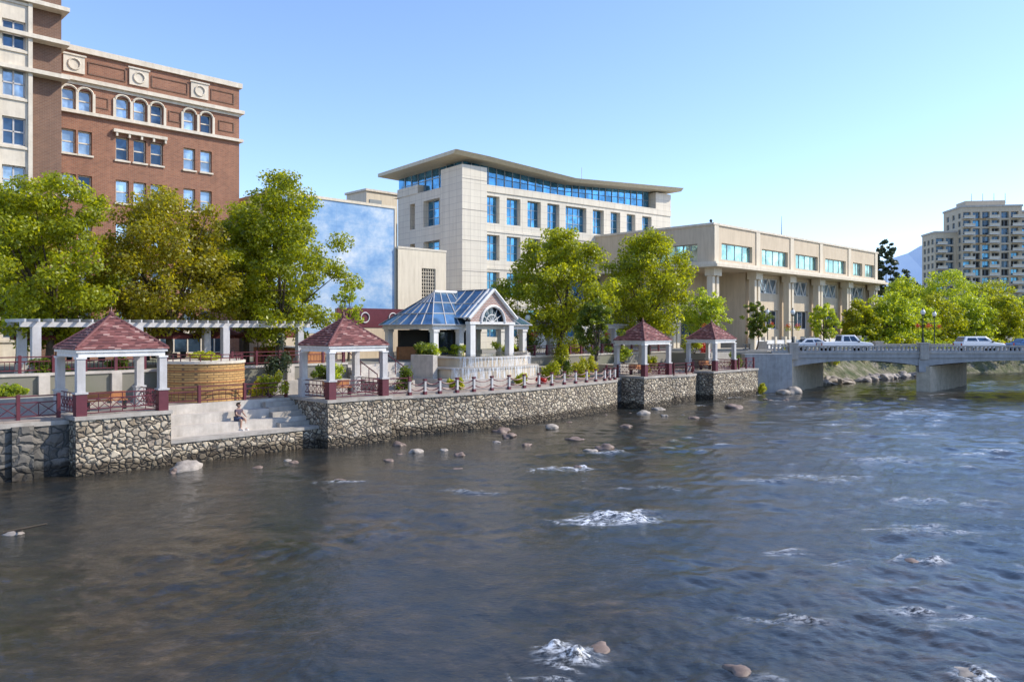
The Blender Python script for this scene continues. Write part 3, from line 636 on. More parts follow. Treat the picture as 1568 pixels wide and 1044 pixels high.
for c in(0.6,3.4):
    for i in range(20):
        a=2*math.pi*i/20; b=a+2*math.pi/20; w.tube((c+.4*math.cos(a),-.1,3.3+.4*math.sin(a)),(c+.4*math.cos(b),-.1,3.3+.4*math.sin(b)),.05,.05,'white',5)
for k in range(4): w.box(4.4+k*.4,4.62+k*.4,-.1,-.052,3.0,3.6,'white')
w.obj('wall',parent=e)

# ------------------------------------------------------------------ brick hotel
UB=math.atan2(.702,.712); FB=((-24.4,70.1,0),UB)
e=empty('brick_hotel',FB); W=MB(); G=MB(); F=MB(); T=MB()
front=lambda a,z,d:(a,d,z)
wins=[]
def wn(s,w_,z0,z1,g=None,mu=(1,2)): wins.append((-s-w_/2,-s+w_/2,z0,z1,g,mu))
cols3=[9.85,8.5,7.15]; cols2=[4.45,3.0]; cols1=[13.75,12.6]
for s in cols3+cols2+cols1: wn(s,.98,23.35,24.95,'glassdk' if s in(7.15,3.0) else 'glasspale')
for fl in range(6):
    z=19.95-fl*3.45
    if z<6: continue
    for s in cols3+cols2+cols1: wn(s,1.0,z,z+1.85,random.choice(['glasspale','glassdk','glassdk','glasspale']))
wins.append((-13,-9,4.3,6.6,'glassdk',(4,1))); wins.append((-8,-1,4.3,6.6,'glassdk',(6,1)))
facade(W,G,F,front,-22,0,4,28.0,wins,'brick','glassdk','limestone',.3,(1,2),.05)
W.face([(0,0,4),(0,22,4),(0,22,28),(0,0,28)],'brick'); W.face([(0,22,4),(-22,22,4),(-22,22,28),(0,22,28)],'brick'); W.face([(-22,0,27.6),(0,0,27.6),(0,22,27.6),(-22,22,27.6)],'concrete')
T.box(-22,.22,-.22,-.003,28.0-.15,28.28,'limestone'); T.box(.003,.22,-.003,22,27.85,28.28,'limestone')
T.box(-22,.36,-.36,-.003,25.55,25.85,'limestone'); T.box(.003,.36,-.003,22,25.55,25.85,'limestone')
T.box(-22,.1,-.1,-.003,25.3,25.55,'limestone')
T.box(-22,.28,-.28,-.003,23.05,23.3,'limestone'); T.box(.003,.28,-.003,22,23.05,23.3,'limestone')
T.box(-10.6,-6.4,-.35,-.003,22.1,22.35,'limestone')
for k in range(5): T.box(-10.4+k*.95,-10.25+k*.95,-.3,-.003,21.8,22.097,'limestone')
for grp in(cols3,cols2,cols1):
    for s in grp:
        for i in range(8):
            a=math.pi*i/8; b=a+math.pi/8; T.tube((-s+.55*math.cos(a),-.06,24.75+.42*math.sin(a)),(-s+.55*math.cos(b),-.06,24.75+.42*math.sin(b)),.09,.09,'limestone',5)
    cs=sorted(-s for s in grp); mids=[cs[0]-.62]+[(a+b)/2 for a,b in zip(cs[:-1],cs[1:])]+[cs[-1]+.62]
    for m_ in mids: T.box(m_-.1,m_+.1,-.12,-.003,23.3,24.8,'limestone')
    for fl in range(5):
        z=19.95-fl*3.45
        for s in grp: T.box(-s-.6,-s+.6,-.12,-.003,z-.14,z,'limestone')
for (a0,a1,z0,z1) in((-12,-10.9,23.8,24.7),(-6.2,-5.2,23.8,24.7),(-1.9,-.5,23.8,24.7),(-12.4,-9.6,26.3,27.3),(-7.6,-4.6,26.3,27.3),(-2.6,-.5,26.3,27.3)):
    for (b0,b1,c0,c1) in((a0,a1,z0,z0+.08),(a0,a1,z1-.08,z1),(a0,a0+.08,z0+.08,z1-.08),(a1-.08,a1,z0+.08,z1-.08)): T.box(b0,b1,-.06,-.003,c0,c1,'brickdk')
for s in(13.4,8.6,3.6):
    T.box(-s-.75,-s+.75,-.12,-.003,26.2,27.5,'limestone')
    for i in range(12):
        a=2*math.pi*i/12; b=a+math.pi/6; T.tube((-s+.42*math.cos(a),-.16,26.85+.42*math.sin(a)),(-s+.42*math.cos(b),-.16,26.85+.42*math.sin(b)),.07,.07,'limestone',5)
    T.box(-s-.85,-s+.85,-.2,-.123,27.5,27.62,'limestone')
T.box(-11,-8.5,6,8.5,27.6,29.3,'offwhite'); T.box(-6,-5,3,5,27.6,28.6,'frame')
T.box(-21,-19.5,8,10,27.6,30.5,'offwhite')
ox,oy=-32.2+24.4,56-70.1; cb,sb=math.cos(UB),math.sin(UB); wx,wy=ox*cb+oy*sb,-ox*sb+oy*cb
wf=lambda a,z,d:(wx+a,wy+d,z)
facade(W,G,F,wf,-1.95,0,4,36,[],'brickdk','glassdk')
W.face([(wx,wy,4),(wx,0,4),(wx,0,36),(wx,wy,36)],'brickdk')
bay=[]
for k in range(9):
    z=5.0+k*3.3
    bay.append((-3.75,-2.35,z+.7,z+2.6,'glasspale' if k%2 else 'glassdk',(2,2))); bay.append((-5.9,-4.5,z+.7,z+2.6,'glasspale',(2,2)))
wf2=lambda a,z,d:(wx+a,wy-.6+d,z)
facade(W,G,F,wf2,-6.6,-1.95,4,36,bay,'limestone','glasspale','offwhite',.25,(2,2),.05)
W.face([(wx-1.95,wy-.6,4),(wx-1.95,wy,4),(wx-1.95,wy,36),(wx-1.95,wy-.6,36)],'limestone')
for z in(24.0,26.4,28.8):
    T.box(wx-9,wx+.3,wy-.95,wy-.603,z,z+.28,'limestone'); T.box(wx-1.9,wx+.3,wy-.6,wy-.003,z,z+.28,'limestone'); T.box(wx+.003,wx+.3,wy,-.4,z,z+.28,'limestone')
for k in range(9):
    z=5+k*3.3
    T.box(wx-6.6,wx-2.0,wy-.7,wy-.603,z+.45,z+.62,'limestone')
for a in(-6.4,-4.15,-2.1): T.box(wx+a-.13,wx+a+.13,wy-.75,wy-.6035,4,36,'limestone')
W.obj('walls',parent=e); G.obj('window_glass',parent=e); F.obj('window_frames',parent=e); T.obj('cornices',parent=e)

# ------------------------------------------------------------------ mural wall / annex
FM=((-11.6,78,0),math.atan2(.702,.712))
e=empty('mural_building',FM); w=MB()
w.box(-13.7,0,.0,12,4,18.4,'stucco'); w.face([(-13.6,-.03,6),(-.05,-.03,6),(-.05,-.03,18.3),(-13.6,-.03,18.3)],'mural')
w.box(-13.8,.0,-.12,.3,18.3,18.55,'stucco2'); w.box(-.16,-.003,-.1,-.031,4,18.3,'stucco2')
w.obj('mural_wall',parent=e)
W=MB();G=MB();F=MB()
facade(W,G,F,lambda a,z,d:(a,-.4+d,z),0.01,6.2,4,14.4,[(3.0,4.8,8.2,12.6,'darkin',(6,12))],'stucco2','darkin','stucco2',.15,(6,12),.03)
W.box(0.01,6.2,.0,14,4,14.38,'stucco2'); W.face([(6.2,-.4,4),(6.2,0,4),(6.2,0,14.4),(6.2,-.4,14.4)],'stucco2'); W.box(0,6.25,-.45,0,14.4,14.6,'limestone')
W.obj('annex',parent=e); F.obj('louvre',parent=e); G.obj('louvre_dark_fill',parent=e)
w=MB(); w.box(15.5,20.8,28,33,4,25.6,'stucco2'); w.box(15.3,21,27.8,33.2,25.6,25.9,'limestone'); w.box(16,18,27.9,27.997,22.5,24.5,'frame'); w.obj('rear_tower_block',FM)

# ------------------------------------------------------------------ convention building
S=1.12; Z=lambda z:6.3+(z-6.3)*S
FA=((-3*S,86*S,0),math.atan2(.621,.784)); e=empty('office_building',FA); W=MB();G=MB();F=MB();T=MB();R=MB()
wt=[(.25,2.06),(3.08,5.06),(6.1,8.1),(9.1,11.0),(12,15.4),(16.5,18.4),(19.6,21.3),(22.5,24.1),(25.4,27.2)]
wins=[]
for a,b in wt:
    for z0,z1 in((18.1,21.1),(14,16.8),(9.9,12.7),(5.5,8.6)): wins.append((a*S,b*S,Z(z0),Z(z1),'glassblue',(4 if b-a>3 else 2,3)))
facade(W,G,F,lambda a,z,d:(a,d,z),0,31*S,4,Z(22.2),wins,'panel','glassblue','frame',.7,(2,3),.04)
T.box(0.01,31*S,-.12,-.003,Z(21.5),Z(22.25),'panel')
for z in(17.1,13.0,8.9): T.box(0.01,31*S,-.08,-.003,Z(z),Z(z)+.25,'panel')
W.face([(31*S,0,4),(31*S,16,4),(31*S,16,Z(22.2)),(31*S,0,Z(22.2))],'panel'); W.face([(0,0,Z(22.2)),(31*S,0,Z(22.2)),(31*S,16,Z(22.2)),(-3.3*S,16,Z(22.2))],'concrete')
tx0=-3.3*S; T.box(tx0,-.003,-.5,3.7*S,4,Z(24.0),'panel')
for k in range(6): T.box(tx0-.03,.03,-.53,-.503,Z(6+k*3.3),Z(6+k*3.3)+.05,'concrete')
lw=[]
for z0,z1 in((18.1,21.1),(14.4,16.4),(9.9,12.7)):
    lw.append((4.5*S,7.9*S,Z(z0),Z(z1),'glassblue',(3,3))); lw.append((9.8*S,10.9*S,Z(z0),Z(z1),'darkin',(1,1)))
facade(W,G,F,lambda a,z,d:(tx0+.4+d,a,z),3.7*S,13.7*S,4,Z(22.2),lw,'panel','glassblue','frame',.8,(3,3),.04)
W.face([(tx0+.4,13.7*S,4),(20,13.7*S+5,4),(20,13.7*S+5,Z(22.2)),(tx0+.4,13.7*S,Z(22.2))],'panel')
n=26
def rz_(a):
    q=a/S
    return Z(25.2-1.0*max(0,(q+3)/15.4)) if q<12.4 else Z(24.2+1.0*(q-12.4)/19)
ax=[ -2.2*S+(27.8+2.2)*S*i/n for i in range(n+1)]
for i in range(n):
    a,b=ax[i],ax[i+1]; zt0,zt1=rz_(a)-.4,rz_(b)-.4; zb=Z(22.2)
    for j in range(2):
        f0,f1=j/2,(j+1)/2; G.face([(a,1.2,zb+(zt0-zb)*f0),(b,1.2,zb+(zt1-zb)*f0),(b,1.2,zb+(zt1-zb)*f1),(a,1.2,zb+(zt0-zb)*f1)],'glassblue')
    F.box(a-.04,a+.04,1.1,1.22,zb,zt0,'frame')
    F.tube((a,1.17,(zb+zt0)/2),(b,1.17,(zb+zt1)/2),.04,.04,'frame',4)
for i in range(9):
    a,b=1.2+i*1.55*S*.98,1.2+(i+1)*1.55*S*.98; zb=Z(22.2); zt=rz_(-2*S)-.4; xx=-2.2*S
    G.face([(xx,a,zb),(xx,b,zb),(xx,b,zt),(xx,a,zt)],'glassblue'); F.box(xx-.1,xx+.02,a-.04,a+.04,zb,zt,'frame')
F.box(-2.2*S-.08,-2.2*S+.01,1.2,14*S,Z(23.6),Z(23.6)+.08,'frame')
T.box(28*S,31*S,.0-.05,5,Z(22.2)-.01,Z(24.4),'panel'); T.box(tx0+.3,tx0+1.6,9*S,13.7*S,Z(22.2),Z(23.2),'panel')
seg=[-4.8*S]+[-3*S+i*(15.4*S)/6 for i in range(1,7)]+[12.4*S+i*(19.6*S)/6 for i in range(1,7)]
seg[6]=12.4*S
for a,b in zip(seg[:-1],seg[1:]):
    z0,z1=rz_(max(a,-3*S)),rz_(max(b,-3*S)); y0,y1=-1.6,15.3*S
    for (dz0,dz1) in((0,0),(-.45,-.45)): R.face([(a,y0 if dz0==0 else y0+.5,z0+dz0),(b,y0 if dz0==0 else y0+.5,z1+dz1),(b,y1,z1+dz1),(a,y1,z0+dz0)],'roofmetal')
    R.face([(a,y0,z0),(b,y0,z1),(b,y0+.5,z1-.45),(a,y0+.5,z0-.45)],'roofmetal')
    R.face([(a,y1,z0),(b,y1,z1),(b,y1,z1-.45),(a,y1,z0-.45)],'roofmetal')
R.face([(seg[0],-1.6,rz_(-3*S)),(seg[0],15.3*S,rz_(-3*S)),(seg[0],15.3*S,rz_(-3*S)-.45),(seg[0],-1.1,rz_(-3*S)-.45)],'roofmetal')
R.tube((18*S,4,Z(24.6)),(18*S,4,Z(27)),.05,.03,'offwhite',5)
W.obj('walls',parent=e); G.obj('glazing',parent=e); F.obj('mullions',parent=e); T.obj('tower_and_bands',parent=e); R.obj('roof',parent=e)

# ------------------------------------------------------------------ event centre
FE=((24.4,95,0),math.atan2(.702,.712)); e=empty('events_centre',FE); W=MB();G=MB();F=MB();T=MB()
q=1.08; zz=lambda z:6.3+(z-6.3)*q; L=48*q
tops=[(a*q,b*q,zz(14.3),zz(16.2),'glassteal',(4,1)) for a,b in((1.8,8.8),(11.2,18),(20.2,26.8),(29.2,36),(38.6,42),(43,46.6))]
facade(W,G,F,lambda a,z,d:(a,d,z),0,L,zz(13.9),zz(18.1),tops,'stucco','glassteal','frame',.4,(4,1),.06)
low=[]
cols=[10.1*q,19*q,27.7*q,37.2*q,47.2*q]
for a,b in zip(cols[:-1],cols[1:]): low.append((a+1.2,b-1.2,zz(10.9),zz(12.8),'glasspale',(4,1))); low.append((a+1.2,b-1.2,zz(6.4),zz(8.8),'glassdk',(5,1)))
facade(W,G,F,lambda a,z,d:(a,1.4+d,z),cols[0]-.6,L,4,zz(13.3),low,'stucco','glassdk','white',.35,(4,1),.06)
for a,b in zip(cols[:-1],cols[1:]):
    n=6
    for i in range(n):
        p0=a+1.2+(b-a-2.4)*i/n; p1=a+1.2+(b-a-2.4)*(i+1)/n; zs=(zz(10.9),zz(12.8)) if i%2 else (zz(12.8),zz(10.9)); F.tube((p0,1.6,zs[0]),(p1,1.6,zs[1]),.09,.09,'white',5)
for c in[0.6]+cols:
    T.box(c-.75,c-.2,.0,.8,4,zz(13.3),'stucco2'); T.box(c+.2,c+.75,.0,.8,4,zz(13.3),'stucco2'); T.box(c-.9,c+.9,-.3,1,zz(12.4),zz(13.3),'stucco2'); T.box(c-.9,c+.9,-.1,.9,4,5.2,'stucco2')
    T.box(c-.5,c+.5,-.12,-.003,zz(14.0),zz(18.1),'stucco2')
T.box(-1.6,L+.6,-1.5,1.6,zz(13.3),zz(13.62),'stucco2'); T.box(-1.2,L+.4,-1.1,1.6,zz(13.62),zz(13.9),'limestone')
T.box(-.15,L,-.16,.0-.003,zz(18.1)-.0,zz(18.35),'limestone'); T.box(-.15,-.003,0,19.4,zz(18.1),zz(18.35),'limestone')
W.face([(0,0,zz(18.1)),(L,0,zz(18.1)),(L,26,zz(18.1)),(0,26,zz(18.1))],'concrete'); W.face([(L,0,4),(L,26,4),(L,26,zz(18.1)),(L,0,zz(18.1))],'stucco')
facade(W,G,F,lambda a,z,d:(d,a,z),0,20,zz(13.9),zz(18.1),[(2.2,12.5,zz(14.1),zz(16.1),'glassteal',(9,1))],'stucco','glassteal','frame',.4,(9,1),.06)
facade(W,G,F,lambda a,z,d:(1.5+d,a,z),6.5,20,4,zz(13.3),[(8,12,zz(7),zz(12),'glassdk',(3,3)),(14,18,zz(7),zz(12),'glassdk',(3,3))],'stucco','glassdk','frame',.4)
T.box(-1.2,1.6,1.6,20,zz(13.3),zz(13.9),'stucco2')
W.box(1.5,cols[0]-.6,6.5,7,4,zz(13.3),'stucco'); W.box(cols[0]-.63,cols[0]-.601,1.4,7,4,zz(13.3),'stucco'); W.face([(0,0,zz(13.28)),(cols[0],0,zz(13.28)),(cols[0],7,zz(13.28)),(0,7,zz(13.28))],'stucco')
G.box(3,8.5,6.4,6.49,4.2,8,'glassdk')
for y in(5.7,): T.box(.05,.6,y,y+.6,4,zz(13.3),'stucco2'); T.box(.9,1.45,y,y+.6,4,zz(13.3),'stucco2')
T.tube((L*.65,8,zz(18)),(L*.65,8,zz(20.5)),.35,.05,'black',8); T.tube((L*.65,8,zz(20.5)),(L*.65,8,zz(23)),.06,.02,'black',5); T.sphere((.3,.5,zz(18.6)),.2,'black')
W.obj('walls',parent=e);G.obj('glazing',parent=e);F.obj('frames',parent=e);T.obj('columns_and_cornice',parent=e)
w=MB(); w.box(-2,46,-6.5,-6.2,4,5.1,'white')
for t in np.arange(-2,46,2.5): w.box(t-.2,t+.2,-6.6,-6.1,4,5.5,'stucco2')
w.obj('plaza_balustrade',FE)

# ------------------------------------------------------------------ apartment tower
e=empty('apartment_tower',((165,293,0),-.12)); W=MB();G=MB();F=MB();T=MB()
def block(x0,x1,y0,y1,z1,mat,seed):
    rr=random.Random(seed); fl=int((z1-5)/3.05); wins=[]
    f=lambda a,z,d:(a,y0+d,z); nw=int((x1-x0)/3.4)
    for k in range(fl):
        for i in range(nw):
            a=x0+.5+(x1-x0-1)*i/nw; b=a+(x1-x0-1)/nw-.7; wins.append((a,b,5.1+k*3.05,7.5+k*3.05,rr.choice(['glassdk','glassdk','darkin','glassblue']),(2,1)))
    facade(W,G,F,f,x0,x1,3,z1,wins,mat,'glassdk','frame',.9,(2,1),.08)
    f2=lambda a,z,d:(x0+d,a,z); wins=[]
    for k in range(fl):
        for i in range(3):
            a=y0+1+i*(y1-y0-1)/3; wins.append((a,a+2.2,5.3+k*3.05,7.3+k*3.05,'glassdk',(2,1)))
    facade(W,G,F,f2,y0,y1,3,z1,wins,mat,'glassdk','frame',.4,(2,1),.08)
    W.face([(x0,y0,z1),(x1,y0,z1),(x1,y1,z1),(x0,y1,z1)],'concrete'); T.box(x0-.3,x1+.3,y0-.3,y1+.3,z1,z1+.7,'concrete_lt')
block(-5,3,4,16,43,'stucco',1); block(3,24,0,16,52,'stucco',2); block(24,29,2,16,50,'stucco2',3); block(29,62,-3,16,51,'stucco',4)
for k in range(15):
    z=5+k*3.05
    for (x0,x1,y) in((3.2,7,-1.7),(12,15.5,-1.7),(20,24.2,-1.7),(29,34,-4.7),(44,52,-4.7),(-4.5,-1,2.4)):
        if x0<0 and z>40: continue
        T.box(x0,x1,y,y+1.7,z,z+.22,'white'); T.box(x0,x1,y,y+.08,z+.22,z+1.1,'stucco2')
T.box(6,20,4,12,52.7,55,'stucco'); T.box(34,50,2,12,51.7,54.5,'stucco')
for x in(9,13,17,21,36,42,48): T.tube((x,6,54),(x,6,58),.14,.08,'frame',5)
for k in range(15):
    if k%3!=1: T.box(8,11.5,-.1,-.003,4.6+k*3.05,5.05+k*3.05,'tan')
W.obj('walls',parent=e);G.obj('glazing',parent=e);F.obj('frames',parent=e);T.obj('balconies',parent=e)
w=MB(); n=90
def hh(x): return 330+190*mnoise.noise(Vector((x*.0006,1.3,0)))+80*mnoise.noise(Vector((x*.002,5.3,0)))+20*mnoise.noise(Vector((x*.009,5.3,0)))
for i in range(n):
    x0=-3000+10000*i/n; x1=-3000+10000*(i+1)/n
    f=lambda x:max(0,min(1,(x-1300)/900))*hh(x)*1.95+60
    w.face([(x0,5600,0),(x1,5600,0),(x1,6600,f(x1)),(x0,6600,f(x0))],'hill')
w.obj('hills',smooth=True)

# ------------------------------------------------------------------ bridge
e=empty('river_bridge',((0,80,0),0)); w=MB(); P2=MB()
x0,x1=26.5,118; piers=[(28.7,False),(42,True),(60,True),(78,True),(96,True)]
w.box(x0,x1,0.4,9.6,3.45,3.95,'bridge')
def under(x):
    xs=[28.7,42,60,78,96,118]
    for a,b in zip(xs[:-1],xs[1:]):
        if a<=x<=b: s=(x-a)/(b-a); return 2.55+.62*max(0,math.sin(math.pi*s))**.8
    return 2.55
for y0,y1 in((0,.4),(9.6,10),(3,3.4),(6.4,6.8)):
    xs=np.linspace(28.7,118,90)
    for a,b in zip(xs[:-1],xs[1:]):
        za,zb_=under(a),under(b)
        for y in(y0,y1): w.face([(a,y,za),(b,y,zb_),(b,y,3.45),(a,y,3.45)],'bridge')
        w.face([(a,y0,za),(b,y0,zb_),(b,y1,zb_),(a,y1,za)],'bridge')
for y0 in(-.12,9.72):
    w.box(x0,x1,y0,y0+.4,3.45,3.85,'bridge'); w.box(x0,x1,y0-.06,y0+.46,3.85,4.02,'concrete')
    w.box(x0,x1,y0+.08,y0+.3,4.02,4.16,'bridge'); w.box(x0,x1,y0+.02,y0+.36,4.56,4.7,'concrete')
    for x in np.arange(x0+.3,x1,.42): w.box(x-.07,x+.07,y0+.1,y0+.28,4.16,4.56,'bridge')
    for x in (28.7,42,60,78,96): w.box(x-.45,x+.45,y0-.16,y0+.55,3.3,4.9,'concrete'); w.box(x-.52,x+.52,y0-.22,y0+.61,4.9,5.0,'concrete_lt')
for px_,isp in piers[1:]:
    u=(.695,.719); n_=(.719,-.695)
    c=[(px_+u[0]*a+n_[0]*b, u[1]*a+n_[1]*b) for a,b in((-.2,-.6),(.2,.6),(13.5,.6),(13.1,-.6))]
    P2.prism(c,-1,2.6,'bridge_tan')
    P2.box(px_-.5,px_+.5,-.1,.55,2.0,3.45,'bridge')
c=[(24.2,-1.2),(28.7,0),(28.7+9.5*.695*1.0,9.8*.9),(24,9.8)]
P2.prism(c,-1,3.45,'bridge_tan'); P2.box(23.3,28.0,-1.7,.0,-1,3.9,'bridge')
w.obj('deck_and_parapets',parent=e); P2.obj('piers',parent=e)
w=MB(); w.box(x0,x1,.6,2.0,3.95,4.08,'concrete_lt'); w.box(x0,x1,8.0,9.4,3.95,4.08,'concrete_lt'); w.obj('kerbs',parent=e)
w=MB(); w.box(x0,x1,2.0,8.0,3.952,3.958,'asphalt'); w.obj('bridge_road',((0,80,0),0))
w=MB(); w.box(6,26.4,1.5,8.5,4.0,4.008,'asphalt'); w.box(6,26.4,1.2,1.5,4.0,4.12,'concrete'); w.box(6,26.4,8.5,8.8,4.0,4.12,'concrete'); w.obj('street',((0,80,0),0))
w=MB()
for y in(4.92,5.08): w.box(6,x0,y-.05,y+.05,4.012,4.014,'paintw'); w.box(x0,x1,y-.05,y+.05,3.963,3.965,'paintw')
w.obj('road_markings',((0,80,0),0))
def lamp(x,y,z,h=4.2,flowers=True):
    e=empty('street_lamp',((x,y,z),0)); w=MB(); w.cyl(0,0,.16,0,.5,'black',10,.09); w.cyl(0,0,.06,.5,h-.5,'black',8,.045); w.cyl(0,0,.12,h-.5,h-.35,'black',8,.16)
    w.sphere((0,0,h-.1),.24,'lampglass',12,1.2); w.tube((0,0,h+.15),(0,0,h+.4),.14,.01,'black',8)
    w.tube((-.5,0,h-1.1),(.5,0,h-1.1),.025,.025,'black',5); w.obj('post_and_lantern',parent=e)
    if flowers:
        r=np.random.default_rng(abs(int(x*7))+1); P=r.normal(size=(200,3))*.13; P[:100,0]-=.5; P[100:,0]+=.5; P[:,2]+=h-1.5; leafmesh('flower_baskets',P,.10,'flower',e,None,3)
        P=r.normal(size=(200,3))*.15; P[:100,0]-=.5; P[100:,0]+=.5; P[:,2]+=h-1.7; leafmesh('basket_leaves',P,.13,'leaf',e,None,4)
lamp(28.7,80.1,5.0,3.2); lamp(42,80.1,5.0,3.2); lamp(48.5,90,4.0,4.2); lamp(30,92,4,4.5); lamp(60,80.1,5,3.2)
for t in(37,47,-6):
    x,y=bt(t,7.9); lamp(x,y,4,3.4,True)
e=empty('flag_pole',((.6,84,4),0)); w=MB(); w.tube((0,0,0),(0,0,9.0),.07,.04,'offwhite',8); w.sphere((0,0,9.05),.1,'chrome'); w.obj('pole',parent=e)
w=MB()
for i in range(8):
    for j in range(8):
        f=lambda a,b:(.04+a*.85*(1-.35*b)+.0*b, .14*math.sin(a*9+b*2), 0.9-b*2.2-.6*a)
        w.face([f(i/8,j/8),f((i+1)/8,j/8),f((i+1)/8,(j+1)/8),f(i/8,(j+1)/8)],'flag')
o=w.obj('cloth',parent=e,smooth=True); o.location=(0,0,7.9)

# ------------------------------------------------------------------ cars
def car(name,x,y,z,L,paint,kind='suv',rot=0):
    e=empty(name,((x,y,z),rot)); w=MB(); W_=.92
    if kind=='pickup': body=[(0,.45),(0,1.0),(.12,1.08),(2.0,1.1),(2.05,1.1),(3.9,1.12),(5.1,1.02),(5.35,.85),(5.4,.45)]; cab=[(2.0,1.1),(2.15,1.78),(3.5,1.8),(4.1,1.12)]; wh=[1.05,4.35]
    elif kind=='suv': body=[(0,.42),(0,.95),(.1,1.05),(3.4,1.05),(4.35,.92),(4.6,.75),(4.62,.42)]; cab=[(.12,1.05),(.45,1.62),(2.6,1.66),(3.45,1.05)]; wh=[.85,3.7]
    else: body=[(0,.4),(0,.85),(.15,.95),(3.5,.92),(4.4,.78),(4.5,.6),(4.5,.4)]; cab=[(.6,.95),(1.2,1.4),(2.5,1.44),(3.45,.93)]; wh=[.85,3.6]
    def extr(prof,w0,w1,mat,bev=.06):
        n=len(prof); zt=max(p[1] for p in prof); zb=min(p[1] for p in prof)
        cx=sum(p[0] for p in prof)/n; cz=sum(p[1] for p in prof)/n; rings=[]
        for yv,ins in((-1,1),(-1,0),(1,0),(1,1)):
            ring=[]
            for p in prof:
                hw=w0+(w1-w0)*((p[1]-zb)/(zt-zb)); dx=bev*(1 if p[0]<cx else -1)*ins; dz=bev*(1 if p[1]<cz else -1)*ins
                ring.append((p[0]+dx,yv*(hw-(0 if ins else bev)),p[1]+dz))
            rings.append(ring)
        for a,b in zip(rings[:-1],rings[1:]):
            for i in range(n): j=(i+1)%n; w.face([a[i],a[j],b[j],b[i]],mat)
        w.face(rings[0],mat); w.face(rings[3],mat)
    extr(body,W_,W_,paint); extr(cab,W_-.04,W_-.2,paint,.05)
    for s_ in(-1,1):
        zb=cab[0][1]+.05; zt=cab[1][1]-.12
        for (a0,a1) in((.08,.47),(.53,.92)):
            P=[]
            for fx,zz_ in((a0,zb),(a1,zb),(a1,zt),(a0,zt)):
                t=(zz_-cab[0][1])/(cab[1][1]-cab[0][1]); xl=cab[0][0]+(cab[1][0]-cab[0][0])*t+.1; xr=cab[3][0]+(cab[2][0]-cab[3][0])*t-.1; hw=(W_-.04)+(-.16)*t+.012
                P.append((xl+(xr-xl)*fx,s_*hw,zz_))
            w.face(P,'glassdk')
    for (a,b,o_) in((cab[3],cab[2],.02),(cab[0],cab[1],-.02)):
        A=Vector((a[0],0,a[1])); Bv=Vector((b[0],0,b[1])); p=A.lerp(Bv,.12); q_=A.lerp(Bv,.88)
        w.face([(p.x+o_,-.72,p.z+.012),(p.x+o_,.72,p.z+.012),(q_.x+o_,.62,q_.z+.012),(q_.x+o_,-.62,q_.z+.012)],'glassdk')
    for wx_ in wh:
        for s_ in(-1,1): w.tube((wx_,s_*.7,.34),(wx_,s_*.93,.34),.34,.34,'tyre',18); w.tube((wx_,s_*.9,.34),(wx_,s_*.945,.34),.2,.19,'chrome',12)
    xr=body[-1][0]; w.box(xr-.04,xr+.02,-.8,-.5,.62,.78,'lampglass'); w.box(xr-.04,xr+.02,.5,.8,.62,.78,'lampglass'); w.box(-.02,.03,-.85,-.65,.7,.95,'flower'); w.box(-.02,.03,.65,.85,.7,.95,'flower'); w.box(xr-.1,xr+.06,-.85,.85,.42,.55,'black')
    for s_ in(-1,1): w.box(cab[3][0]-.35,cab[3][0]-.2,s_*.95-.07,s_*.95+.07,1.05,1.2,'black')
    w.obj('body',parent=e)
car('pickup_truck',32.6,83.2,3.96,5.4,'carw','pickup'); car('parked_suv',47.3,83.2,3.96,4.6,'carw','suv'); car('blue_car',52.8,83.2,3.96,4.5,'carb','sedan'); car('white_car',31,86.4,3.96,4.5,'carw','sedan',0)
car('blue_suv',66,86.4,3.96,4.5,'carb','suv')

# ------------------------------------------------------------------ rocks
def rock(x,y,z,s,seed,mat='rock'):
    bm=bmesh.new(); bmesh.ops.create_icosphere(bm,subdivisions=3,radius=1)
    for v in bm.verts:
        n=v.co.normalized(); d=1+.5*mnoise.noise(n*1.2+Vector((seed*3.7,0,0)))+.22*mnoise.noise(n*3+Vector((seed,2,0))); v.co=n*d
        v.co.x*=s[0]; v.co.y*=s[1]; v.co.z*=s[2]
    me=bpy.data.meshes.new('rock'); bm.to_mesh(me); bm.free(); me.polygons.foreach_set('use_smooth',[True]*len(me.polygons)); me.materials.append(M[mat]); o=bpy.data.objects.new('river_rock',me); o.location=(x,y,z); o.rotation_euler=(0,0,seed); COL.objects.link(o)
RK=[(-14.7,35.5,.75,.35),(-15.0,34.8,.3,.15),(-6.2,42.7,.35,.22),(-4.95,40.4,.4,.2),(-2.66,39.4,.35,.14),(-.65,48.5,.6,.25),(2.56,50.4,.45,.25),(4.88,41.5,.6,.25),(3.6,45,.5,.15),(9.9,59,.55,.25),(18,63.5,.9,.3),(-5.95,37.8,.3,.1),(3.45,26.5,.6,.14),(1.7,15.5,.28,.1),(4.2,14.4,.33,.13),(8.35,14.4,.3,.11),(-.15,46.4,.5,.2),(-7.2,32.9,.4,.06),(4.1,40.9,.4,.12),(12.9,56,.5,.13),(7.5,51.4,.5,.12),(-15.4,24.2,.3,.1),(-2.5,35.5,.3,.06),(-5.2,48.8,.4,.2),(1.2,15.0,.25,.08),(.8,43,.3,.1),(-10.4,37.3,.35,.1),(11.6,62,.5,.2),(10.9,21.4,.25,.08),(3.0,35.9,.3,.1)]
rr=random.Random(5)
for i in range(16):
    t=rr.uniform(5,58); v=-rr.uniform(1.4,6); p=B(t,v); s=rr.uniform(.14,.32); RK.append((p[0],p[1],s,s*.4))
for i,(x,y,s,h) in enumerate(RK): rock(x,y,h*.1-.03,(s,s*.75,h),i+1,'rockg' if i%3==0 else 'rock')
